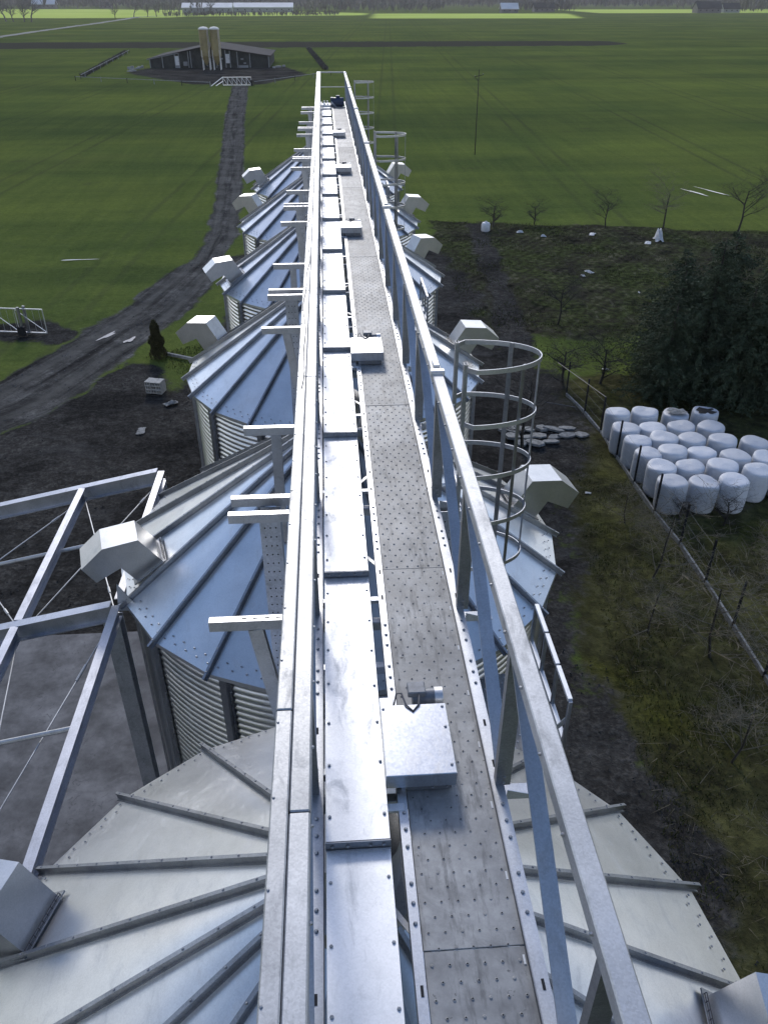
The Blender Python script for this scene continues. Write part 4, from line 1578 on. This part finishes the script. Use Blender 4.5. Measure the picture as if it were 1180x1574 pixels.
M['moss_blade'] = plain('moss_grass_blade', (.055, .062, .016), .85, 0, .5, .8, 0)
M['dry_stem'] = plain('dry_stem', (.055, .049, .036), .9, 0, .5, 1.2, 0)
M['crop_blade'] = plain('young_crop_blade', (.042, .066, .018), .8, 0, .35, 1.5, 0)
MOSSP = [(6.2, 6), (7, 14), (7.7, 20), (9.0, 26), (10.4, 33), (17, 35), (22, 22), (20, 6)]
tufts('rank_grass', 'moss_blade', 90000, (6, 22, 6, 35, MOSSP), .03, .10, .014, 1, 1.6)
tufts('dry_grass', 'dry_stem', 7000, (6, 22, 6, 35, MOSSP), .06, .26, .008, 2, 1.8)
tufts('fallen_twigs', 'twig', 5200, (6, 22, 6, 35, MOSSP), .02, .16, .0075, 12, 6.0)
tufts('garden_weeds', 'dry_stem', 16000, (7, 45, 36, 66, GARDEN), .06, .28, .010, 3, 1.6)
tufts('garden_grass', 'moss_blade', 40000, (7, 45, 36, 66, GARDEN), .03, .12, .022, 4, 1.6)
LEFTG = [(-18, 41.5), (-14.4, 41.4), (-12.6, 43), (-11.4, 47), (-9.8, 56), (-9.4, 66), (-24, 66), (-24, 41)]
THG = [(-9.4, 38.2), (-7.8, 36.6), (-6.2, 33.6), (-5.2, 31.2), (-5.4, 36), (-6.6, 40)]
tufts('verge_grass', 'moss_blade', 9000, (-10, -5, 31, 40, THG), .03, .10, .016, 6, 1.5)



def stones(name, mat, n, x0, x1, y0, y1, pol, smin, smax, seed):
    rng = np.random.RandomState(seed)
    px, py = rng.uniform(x0, x1, n), rng.uniform(y0, y1, n)
    ok = inside(px, py, pol)
    px, py = px[ok], py[ok]
    n = len(px)
    s_ = smin + (smax - smin) * rng.rand(n) ** 3
    base = np.array([(1, 0, 0), (-.5, .87, 0), (-.5, -.87, 0), (.1, .1, .9)])
    V = base[None] * s_[:, None, None] * rng.uniform(.6, 1.3, (n, 4, 3))
    a_ = rng.uniform(0, 6.28, n)
    c, q = np.cos(a_), np.sin(a_)
    X = V[..., 0] * c[:, None] - V[..., 1] * q[:, None] + px[:, None]
    Y = V[..., 0] * q[:, None] + V[..., 1] * c[:, None] + py[:, None]
    P = np.stack([X, Y, V[..., 2] - .03 + .02 * (py[:, None] > 42)], -1).reshape(-1, 3)
    k = np.arange(n)[:, None] * 4
    F = np.concatenate([k + np.array([[0, 1, 3]]), k + np.array([[1, 2, 3]]), k + np.array([[2, 0, 3]])], 1).reshape(-1, 3)
    me = bpy.data.meshes.new(name)
    me.from_pydata(P.tolist(), [], F.tolist())
    me.materials.append(M[mat])
    link(name, me, kind='stuff')


M['clod'] = plain('dark_clod', (.050, .048, .046), .95, 0, .7, 3, .2)
M['gravel'] = plain('grey_gravel', (.10, .10, .10), .95, 0, .6, 3, .2)
stones('soil_clods', 'clod', 16000, -30, -3, 17.6, 42, YARD, .012, .055, 1)
stones('soil_clods', 'clod', 5000, 3, 11, 6, 60, YARD, .012, .055, 2)
TRP = [(x - w_, y) for (x, y), w_ in zip(TRACK[3:], TRW[3:])] + [(x + w_, y) for (x, y), w_ in zip(TRACK[3:][::-1], TRW[3:][::-1])]
stones('track_gravel', 'gravel', 16000, -32, -6, 17, 75, TRP, .012, .07, 3)

# ================================================================== SMALL THINGS ON THE GROUND
# stack of hollow blocks
bs = thing('block_stack', 'small stack of pale hollow building blocks on the dark yard near the third silo', 'blocks', (-8.05, 33.9, 0), R(-14))
bmsh = MB().add(*(lambda b_: (b_.v, b_.f))(MB().box(-.12, .12, -.25, .25, 0, .025).box(-.12, .12, -.25, .25, .155, .18).box(-.12, -.095, -.25, .25, .025, .155).box(.095, .12, -.25, .25, .025, .155).box(-.012, .012, -.25, .25, .025, .155))).mesh('block', 'block')
for l in range(3):
    for i in range(3):
        link('block', bmsh, bs, (-.25 + i * .252 + rnd.uniform(-.01, .01), rnd.uniform(-.03, .03), .03 + l * .185), (0, 0, rnd.uniform(-.04, .04)))
# low beam lying behind the thuja
MB().beam((-8.3, 38.3, .1), (-5.9, 36.9, .12), .12, .14, .01).build('timber', 'stone', label='long grey timber lying on the ground between the thuja and the silo', category='timber')
# pile of pale slabs behind the nearest ladder
ps = thing('slab_pile', 'pile of weathered pale stone slabs on dark soil seen past the nearest ladder cage', 'slab pile', (8.1, 28.2, 0))
rr = random.Random(4)
for i in range(15):
    w_, l_ = rr.uniform(.16, .34), rr.uniform(.22, .5)
    m = MB()
    n = 7
    pts = [(l_ * math.cos(2 * PI * q / n) * rr.uniform(.75, 1.15), w_ * math.sin(2 * PI * q / n) * rr.uniform(.75, 1.15)) for q in range(n)]
    h_ = rr.uniform(.05, .1)
    m.v = [(x, y, 0) for x, y in pts] + [(x * .95, y * .95, h_) for x, y in pts]
    m.f = [tuple(range(n - 1, -1, -1)), tuple(range(n, 2 * n))] + [(q, (q + 1) % n, n + (q + 1) % n, n + q) for q in range(n)]
    m.build('slab', 'stone', ps, loc=(-1.35 + (i % 6) * .55 + rr.uniform(-.1, .1) + .25 * (i // 6), .75 - (i // 6) * .62 + rr.uniform(-.1, .1), .03 + rr.uniform(0, .10)), rot=(rr.uniform(-.12, .12), rr.uniform(-.12, .12), rr.uniform(-.5, .5)))


def rag(x, y, s_, h_, label, name='plastic_scrap', mat='scrap'):
    r2 = random.Random(int(x * 100 + y))
    m = MB()
    n = 7
    for i in range(n):
        for j in range(n):
            u, v = i / (n - 1) - .5, j / (n - 1) - .5
            m.v.append((u * s_ * 2 + r2.uniform(-.1, .1) * s_, v * s_ + r2.uniform(-.1, .1) * s_, max(.02, h_ * (1 - 3.2 * (u * u + v * v)) * r2.uniform(.5, 1.2))))
    for i in range(n - 1):
        for j in range(n - 1):
            k = i * n + j
            m.f.append((k, k + n, k + n + 1, k + 1))
    # underside so the scrap has thickness
    k0 = len(m.v)
    m.v += [(a_, b_, c_ - .015) for a_, b_, c_ in m.v[:k0]]
    m.f += [tuple(k0 + q for q in f[::-1]) for f in m.f[:(n - 1) ** 2]]
    m.build(name, mat, loc=(x, y, .02), rot=(0, 0, r2.uniform(0, 3)), label=label, category='scrap', group='white scraps in the garden')


rag(23.9, 58.6, .55, .9, 'crumpled upright white sheet below the wide spreading bare tree')
rag(22.9, 57.9, .42, .1, 'flat white scrap lying beside the crumpled white sheet')
rag(16.6, 51.0, .35, .12, 'larger bright white scrap amid the grey garden scrub')
rag(16.0, 50.2, .2, .1, 'smaller bright white scrap amid the grey garden scrub')
rag(18.4, 46.6, .2, .06, 'thin white scrap nearer the spruces in the garden')
rag(14.3, 61.5, .25, .2, 'small white scrap right of the white tank at the field edge')
rag(15.8, 60.2, .2, .15, 'tiny pale scrap in front of the field edge bushes')
rag(19.6, 60.6, .4, .1, 'flat pale scrap under the small upright bare tree')
rag(12.9, 35.1, .16, .06, 'tiny white scrap on the lush strip behind the bales')
rag(8.9, 24.0, .10, .04, 'tiny white scrap on the dark soil right of the second silo')
rag(-8.0, 30.0, .3, .04, 'flat grey scrap on the dark yard in front of the block stack', mat='stone')
rag(-7.2, 32.6, .3, .15, 'grey rubble heap on the yard beside the third silo', mat='stone')
# white tank at the field edge
wt = thing('white_tank', 'small round white water tank at the edge of the garden', 'tank', (11.8, 62.2, 0))
MB().lathe([(0.001, 0), (.30, 0), (.33, .06), (.33, .5), (.26, .62), (.1, .66), (.001, .66)], 20).build('body', 'white', wt, angle=30)
MB().lathe([(.001, .72), (.09, .72), (.09, .65)][::-1], 12).build('lid', 'scrap', wt)


# sliding lattice gate at the left
def lattice_gate(label, loc, rz, L, H, step, group=None, slope=False, r_=.027):
    t = thing('lattice_gate', label, 'gate', loc, rz, group)
    MB().beam((-L, 0, H), (0, 0, H), r_ * 2, r_ * 2, .006).build('top_rail', 'gatewhite', t)
    MB().beam((-L, 0, .12), (0, 0, .12), r_ * 2, r_ * 2, .006).build('bottom_rail', 'gatewhite', t)
    n = max(1, int(round(L / step)))
    for i in range(n + 1):
        x = -L * i / n
        MB().beam((x, 0, .12 + r_), (x, 0, H - r_), r_ * 1.4, r_ * 1.4).build('upright', 'gatewhite', t)
        if i < n:
            x2 = -L * (i + 1) / n
            MB().beam((x - .03, 0, .16), (x2 + .03, 0, H - .04), r_ * 1.1, r_ * 1.1, 0, (0, 1, 0)).build('diagonal', 'gatewhite', t)
    for i in range(int(L / .35)):
        MB().tube([(-.2 - i * .35, 0, .14), (-.2 - i * .35, 0, H - .03)], .008, 4).build('infill_bar', 'gatewhite', t)
    return t


g = lattice_gate('white lattice sliding gate beside the field at the left photo edge', (-15.0, 41.6, 0), R(-9), 6.0, 1.38, 1.5)
MB().cbox(-1.32, -1.18, -.16, -.06, 0, 1.5, .01).cbox(-1.12, -.98, .08, .18, 0, 1.5, .01).build('guide_post', 'rib', g)
MB().cbox(-1.45, -1.05, -.32, -.18, .02, .5, .01).build('drive_unit', 'post_dark', g)
g2 = lattice_gate('white railing gate closing the far barn forecourt at the end of the track', (-14.6, 182.6, 0), 0, 5.6, 1.5, .95, None, False, .06)
MB().beam((-5.6, 0, 1.5), (-7.8, -1.5, .1), .12, .12).build('slanting_rail', 'gatewhite', g2)
MB().beam((-5.6, 0, .8), (-6.9, -1.2, .1), .10, .10).build('slanting_rail', 'gatewhite', g2)
MB().cbox(-.1, .3, -.3, .1, 0, 1.0, .02).build('gate_box', 'post_dark', g2)

# utility pole
up_ = thing('utility_pole', 'thin dark wooden utility pole standing alone in the green field', 'pole', (16.6, 96.9, 0))
MB().tube([(0, 0, -.2), (-.05, 0, 8.45)], [.055, .04], 8).build('pole', 'pole', up_, smooth=True)
MB().beam((-.5, 0, 7.75), (.45, 0, 7.95), .05, .06).build('crossarm', 'pole', up_)
MB().beam((-.5, 0, 7.8), (-.02, 0, 7.3), .04, .04).build('arm_strut', 'pole', up_)
for x, z in ((-.47, 7.8), (.42, 7.98)):
    MB().tube([(x, 0, z), (x, 0, z + .12)], .03, 6).build('insulator', 'motor_grey', up_)

# ================================================================== FAR BARN, FEED SILOS, HEDGES
bn = thing('barn', 'long dark low pitched barn with pale posts and doors far off in the field', 'barn', (-28.3, 231.5, 0))
x0, x1, xa = -14.9, 14.7, -.6
ze0, ze1, za = 1.9, 2.5, 4.5
D = 24
m = MB()
m.add([(x0, 0, 0), (x1, 0, 0), (x1, 0, ze1), (xa, 0, za), (x0, 0, ze0), (x0, D, 0), (x1, D, 0), (x1, D, ze1), (xa, D, za), (x0, D, ze0)],
      [(0, 1, 2, 3, 4), (9, 8, 7, 6, 5), (0, 4, 9, 5), (1, 6, 7, 2)])
m.build('wall', 'barn_wall', bn)
for a_, b_ in (((x0 - .5, ze0 - .05), (xa, za + .12)), ((xa, za + .12), (x1 + .5, ze1 - .05))):
    m = MB().add([(a_[0], -.6, a_[1]), (b_[0], -.6, b_[1]), (b_[0], D + .6, b_[1]), (a_[0], D + .6, a_[1]), (a_[0], -.6, a_[1] + .18), (b_[0], -.6, b_[1] + .18), (b_[0], D + .6, b_[1] + .18), (a_[0], D + .6, a_[1] + .18)],
                 [(3, 2, 1, 0), (4, 5, 6, 7), (0, 1, 5, 4), (1, 2, 6, 5), (2, 3, 7, 6), (3, 0, 4, 7)])
    m.build('roof', 'barn_roof', bn)


def bz(x):
    return ze0 + (x - x0) / (xa - x0) * (za - ze0) if x < xa else za + (x - xa) / (x1 - xa) * (ze1 - za)


for x in (x0 + .1, -11.7, -8.6, -7.6, -5.3, -4.7, 1.6, 3.9, 5.0, 6.8, 9.9, x1 - .15):
    MB().cbox(x - .11, x + .11, -.16, -.03, 0, bz(x) - .05, .01).build('post', 'barn_white', bn)
MB().beam((x0 - .5, -.66, ze0 - .02), (-7.6, -.66, bz(-7.6) + .0), .08, .16).build('verge_board', 'barn_white', bn)
for x, w_, z0, z1, lab in ((-8.1, .9, .3, 2.6, 0), (4.4, .95, 1.0, 3.0, 0)):
    d_ = MB().cbox(x - w_ / 2, x + w_ / 2, -.22, -.04, z0, z1, .02).build('door', 'white', bn)
    MB().cbox(x + w_ / 2 - .14, x + w_ / 2 - .08, -.30, -.22, (z0 + z1) / 2 - .1, (z0 + z1) / 2 + .1, .01).build('handle', 'post_dark', d_)
MB().cbox(-8.5, -7.5, -.6, -.2, 0, .6, .03).build('step', 'barn_white', bn)
for x, z, s_ in ((2.9, 2.0, .35), (8.0, 1.9, .35), (8.6, 1.0, .3)):
    w_ = MB().cbox(x - s_, x + s_, -.12, -.04, z - .16, z + .16, .01).build('window', 'barn_white', bn)
MB().cbox(-6.5, -5.5, -.9, -.3, .5, 1.4, .05).build('hatch', 'motor_grey', bn)
MB().cbox(7.0, 9.4, -.22, -.05, 0, .55, .02).build('plinth_panel', 'barn_white', bn)


def feed_silo(label, x):
    t = thing('feed_silo', label, 'silo', (x, 224.6, 0), 0, 'cream feed silos at the barn')
    MB().lathe([(.15, 1.0), (1.12, 2.9), (1.18, 3.0), (1.18, 8.45)], 24).build('body', 'feed', t, angle=30)
    MB().lathe([(1.21, 8.42), (1.21, 8.62), (.7, 8.95), (.001, 9.05)], 24).build('cap', 'feed_cap', t, angle=30)
    for k in range(4):
        a_ = PI / 4 + k * PI / 2
        MB().beam((1.15 * math.cos(a_), 1.15 * math.sin(a_), 0), (1.15 * math.cos(a_), 1.15 * math.sin(a_), 4.2), .12, .12).build('leg', 'gatewhite', t)
    for s_ in (-.2, .2):
        MB().beam((1.0 + s_ * .6, -.98, .3), (1.0 + s_ * .6, -.98, 8.6), .05, .05).build('ladder_rail', 'gatewhite', t)
    MB().tube([(0, 0, 1.05), (.0, 1.2, .8)], .12, 8).build('auger', 'motor_grey', t)
    return t


feed_silo('left one of two tall cream feed silos in front of the dark barn', -28.3)
feed_silo('right one of two tall cream feed silos in front of the dark barn', -25.75)


def hedge(name, label, p0, p1, w_, h_):
    rr = random.Random(int(p0[0] * 10))
    t = MB()
    p0, p1 = Vector((*p0, 0)), Vector((*p1, 0))
    d = p1 - p0
    s_ = Vector((d.y, -d.x, 0)).normalized()
    for i in range(2600):
        c = p0 + d * rr.random() + s_ * rr.uniform(-w_, w_) + Vector((0, 0, rr.random() ** .7 * h_))
        v = Vector((rr.uniform(-1, 1), rr.uniform(-1, 1), rr.uniform(-.2, 1))).normalized() * .55
        u = Vector((rr.uniform(-1, 1), rr.uniform(-1, 1), rr.uniform(-1, 1))).normalized() * .16
        t.add([c - u, c + u, c + v], [(0, 1, 2)])
    t.build(name, 'hedge', label=label, category='hedge')


hedge('clipped_hedge', 'straight dark hedge slanting away left of the barn', (-53.5, 206), (-63.0, 300), .5, .4)
hedge('clipped_hedge', 'straight dark hedge slanting away right of the barn, above the gallery end', (.4, 222), (-5.0, 316), .6, .4)
for pts, lab in (([(-52.4, 200), (-61.4, 298)], 'thin pale fence rail along the foot of the left barn hedge'), ([(-52.5, 196), (-22.5, 180.5)], 'thin pale fence line from the left hedge to the barn gate'),
                 ([(-14, 181.5), (1.5, 206)], 'thin pale fence line from the barn gate to the right hedge')):
    (xa_, ya_), (xb_, yb_) = pts
    t = thing('rail_fence', lab, 'fence', (xa_, ya_, 0))
    v = Vector((xb_ - xa_, yb_ - ya_, 0))
    MB().beam((0, 0, .8), v + Vector((0, 0, .8)), .06, .09).build('rail', 'barn_white', t)
    n = max(4, int(v.length / 6))
    for i in range(n + 1):
        p = v * i / n
        MB().box(p.x - .06, p.x + .06, p.y - .06, p.y + .06, 0, .95).build('post', 'barn_white' if i % 2 else 'pole', t)
for x, y, lab in ((-46.5, 230, 'pale scrap heap left of the dark barn'), (-11.4, 231.5, 'pale scrap heap right of the dark barn'), (-44.9, 222, 'pale leaning board on the grass left of the barn')):
    rr = random.Random(int(x))
    t = thing('scrap_heap', lab, 'scrap')
    t.location = (x, y, 0)
    for i in range(6):
        px, py = rr.uniform(-1.4, 1.4), rr.uniform(-2, 2)
        MB().cbox(px - rr.uniform(.2, .6), px + .3, py - .3, py + .3, .0, rr.uniform(.15, .6), .02).build('piece', 'barn_white', t)

# ================================================================== FAR COUNTRY
# single far trees
FT = [tree_meshes(31, 'far_tree', H=10, spread=.8, kids_=(10, 7, 5, 3), r0=.28, lv=3), tree_meshes(32, 'far_tree', H=9, spread=.55, kids_=(11, 7, 5, 3), r0=.25, lv=3, trunk_frac=.2)]


def thicken(me, k):
    n = len(me.vertices)
    return me


def far_tree(k, x, y, sc, lab):
    t = thing('bare_tree', lab, 'tree', (x, y, 0), rnd.uniform(0, 6), 'bare trees far across the fields')
    t.scale = (sc * 1.1, sc * 1.1, sc)
    link('trunk', FT[k][0], t)
    link('branches', FT[k][1], t)


for k, x, y, sc, lab in ((0, -226, 690, 1.9, 'tall bare tree at the top left photo edge'), (1, -219, 684, 1.6, 'bare tree second from the left at the top left corner'), (1, -209, 676, 1.8, 'bare tree with wide crown, third at the top left corner'),
                         (0, -203, 672, 1.9, 'large bare tree rightmost in the top left corner clump'),
                         (1, -170.5, 790, 1.2, 'narrow bare tree beside the pale road'), (0, -163, 830, 1.5, 'bare tree where the pale road ends'), (1, -154, 845, 1.4, 'dense bare tree right of the pale road end, left of its twin'),
                         (0, -147, 850, 1.4, 'dense bare tree right of the pale road end, right of its twin'), (0, 50.5, 952, .95, 'lone small bare tree in the far bright field'), (1, -118, 1010, 1.9, 'tall bare tree before the long white roof')):
    far_tree(k, x, y, sc, lab)


def far_house(x, y, w_, d_, hw, hr, roof, lab, name='farm_house', cat='house', rz=0.0):
    t = thing(name, lab, cat, (x, y, 0), rz)
    MB().add([(-w_, -d_, 0), (w_, -d_, 0), (w_, d_, 0), (-w_, d_, 0), (-w_, -d_, hw), (w_, -d_, hw), (w_, d_, hw), (-w_, d_, hw), (-w_, 0, hw + hr), (w_, 0, hw + hr)],
             [(0, 1, 5, 4), (2, 3, 7, 6), (1, 2, 6, 9, 5), (3, 0, 4, 8, 7)]).build('wall', 'far_wall' if cat == 'house' else 'barn_white', t)
    e_ = .8
    for s_ in (-1, 1):
        MB().add([(-w_ - e_, s_ * (d_ + e_), hw - hr * e_ / d_), (w_ + e_, s_ * (d_ + e_), hw - hr * e_ / d_), (w_ + e_, 0, hw + hr), (-w_ - e_, 0, hw + hr), (-w_ - e_, s_ * (d_ + e_), hw + .4 - hr * e_ / d_), (w_ + e_, s_ * (d_ + e_), hw + .4 - hr * e_ / d_), (w_ + e_, 0, hw + hr + .4), (-w_ - e_, 0, hw + hr + .4)],
                 [(0, 1, 2, 3), (7, 6, 5, 4), (0, 4, 5, 1), (1, 5, 6, 2), (3, 7, 4, 0)]).build('roof', roof, t)
    n = max(2, int(w_ / 3))
    wm = MB().box(-.6, .6, -.06, .06, -.6, .6).mesh('window', 'post_dark')
    for i in range(min(n, 8)):
        link('window', wm, t, (-w_ + (i + .5) * 2 * w_ / min(n, 8), -d_ - .03, hw * .55))


far_house(-126, 1060, 27, 9, 5, 4, 'far_roof', 'long farm shed with bright white roof, the left one at the top', 'farm_shed', 'shed')
far_house(-66, 1085, 33, 9, 5, 4, 'far_roof', 'long farm shed with bright white roof, right of the other at the top', 'farm_shed', 'shed')
far_house(-405, 1420, 16, 8, 6, 6, 'far_roof', 'pale roofed farmhouse beyond the bright field at the top left')
far_house(-330, 1480, 9, 6, 4, 4, 'far_dark_roof', 'small farmhouse far left before the woods')
far_house(205, 1030, 9, 7, 4, 5, 'far_roof', 'white gabled farmhouse near the far bright strip')
far_house(260, 1100, 12, 7, 4, 5, 'far_dark_roof', 'dark roofed farmhouse right of the white gabled one')
far_house(420, 1010, 13, 8, 4.5, 6, 'far_dark_roof', 'long dark roofed farmhouse in the middle right distance')
far_house(452, 1025, 9, 7, 4, 5, 'far_dark_roof', 'dark shed right of the long dark roofed farmhouse', 'farm_shed', 'shed')
far_house(520, 960, 13, 8, 4.5, 6, 'far_dark_roof', 'big dark farmhouse toward the far right')
far_house(560, 980, 12, 7, 4, 5, 'far_dark_roof', 'dark farm building rightmost in the distance', 'farm_shed', 'shed')


# far woodland: one mass nobody could count
def woodland(name, n, seed, ylo, yhi, xlo, xhi, hmin, hmax, gap=0):
    rng = np.random.RandomState(seed)
    vs, fs = [], []
    for i in range(n):
        x = rng.uniform(xlo, xhi)
        y = rng.uniform(ylo, yhi) + 60 * math.sin(x / 210.0)
        if gap and math.sin(x / 95.0 + 1.0) + math.sin(x / 37.0) < gap:
            continue
        h = rng.uniform(hmin, hmax)
        w_ = h * rng.uniform(.16, .34)
        m = 9
        for q in range(m):
            t = rng.uniform(0, 2 * PI)
            c0 = np.array([x, y, h * rng.uniform(.0, .35)])
            c1 = np.array([x + w_ * math.cos(t), y + w_ * math.sin(t), h * rng.uniform(.6, 1)])
            s_ = rng.uniform(-1, 1, 3) * w_ * .22
            o = len(vs)
            vs += [tuple(c0 - s_ * .3), tuple(c0 + s_ * .3), tuple(c1 + s_), tuple(c1 - s_)]
            fs.append((o, o + 1, o + 2, o + 3))
    me = bpy.data.meshes.new(name)
    me.from_pydata(vs, [], fs)
    me.materials.append(M['far_tree'])
    link(name, me, kind='stuff')


woodland('far_woods', 6500, 1, 1450, 2300, -1500, 1700, 14, 24)
woodland('far_hedgerow', 900, 2, 1080, 1180, -700, 900, 6, 13, -.3)
woodland('far_shrub_row', 260, 3, 868, 905, -140, 15, 2.5, 5)
woodland('farmstead_trees', 260, 4, 1020, 1140, 180, 620, 8, 16, .1)
MB().add([(-5200, 3300, -1), (5200, 3300, -1), (5200, 3500, 26), (-5200, 3500, 26), (5200, 4600, 34), (-5200, 4600, 34)], [(0, 1, 2, 3), (3, 2, 4, 5)]).build('distant_ridge', 'far_tree', kind='structure')

# ------------------------------------------------------------------ haze
hz = bpy.data.materials.new('pale_haze')
hz.use_nodes = True
hn = hz.node_tree
hn.nodes.remove(hn.nodes['Principled BSDF'])
pv = hn.nodes.new('ShaderNodeVolumePrincipled')
pv.inputs['Color'].default_value = (.95, .94, .90, 1)
pv.inputs['Density'].default_value = .00010
pv.inputs['Anisotropy'].default_value = .3
hn.links.new(pv.outputs[0], hn.nodes['Material Output'].inputs['Volume'])
hb_ = MB().box(-9000, 9000, -900, 12000, -6, 45)
me = bpy.data.meshes.new('haze')
me.from_pydata(hb_.v, [], hb_.f)
me.materials.append(hz)
link('haze', me, kind='stuff')
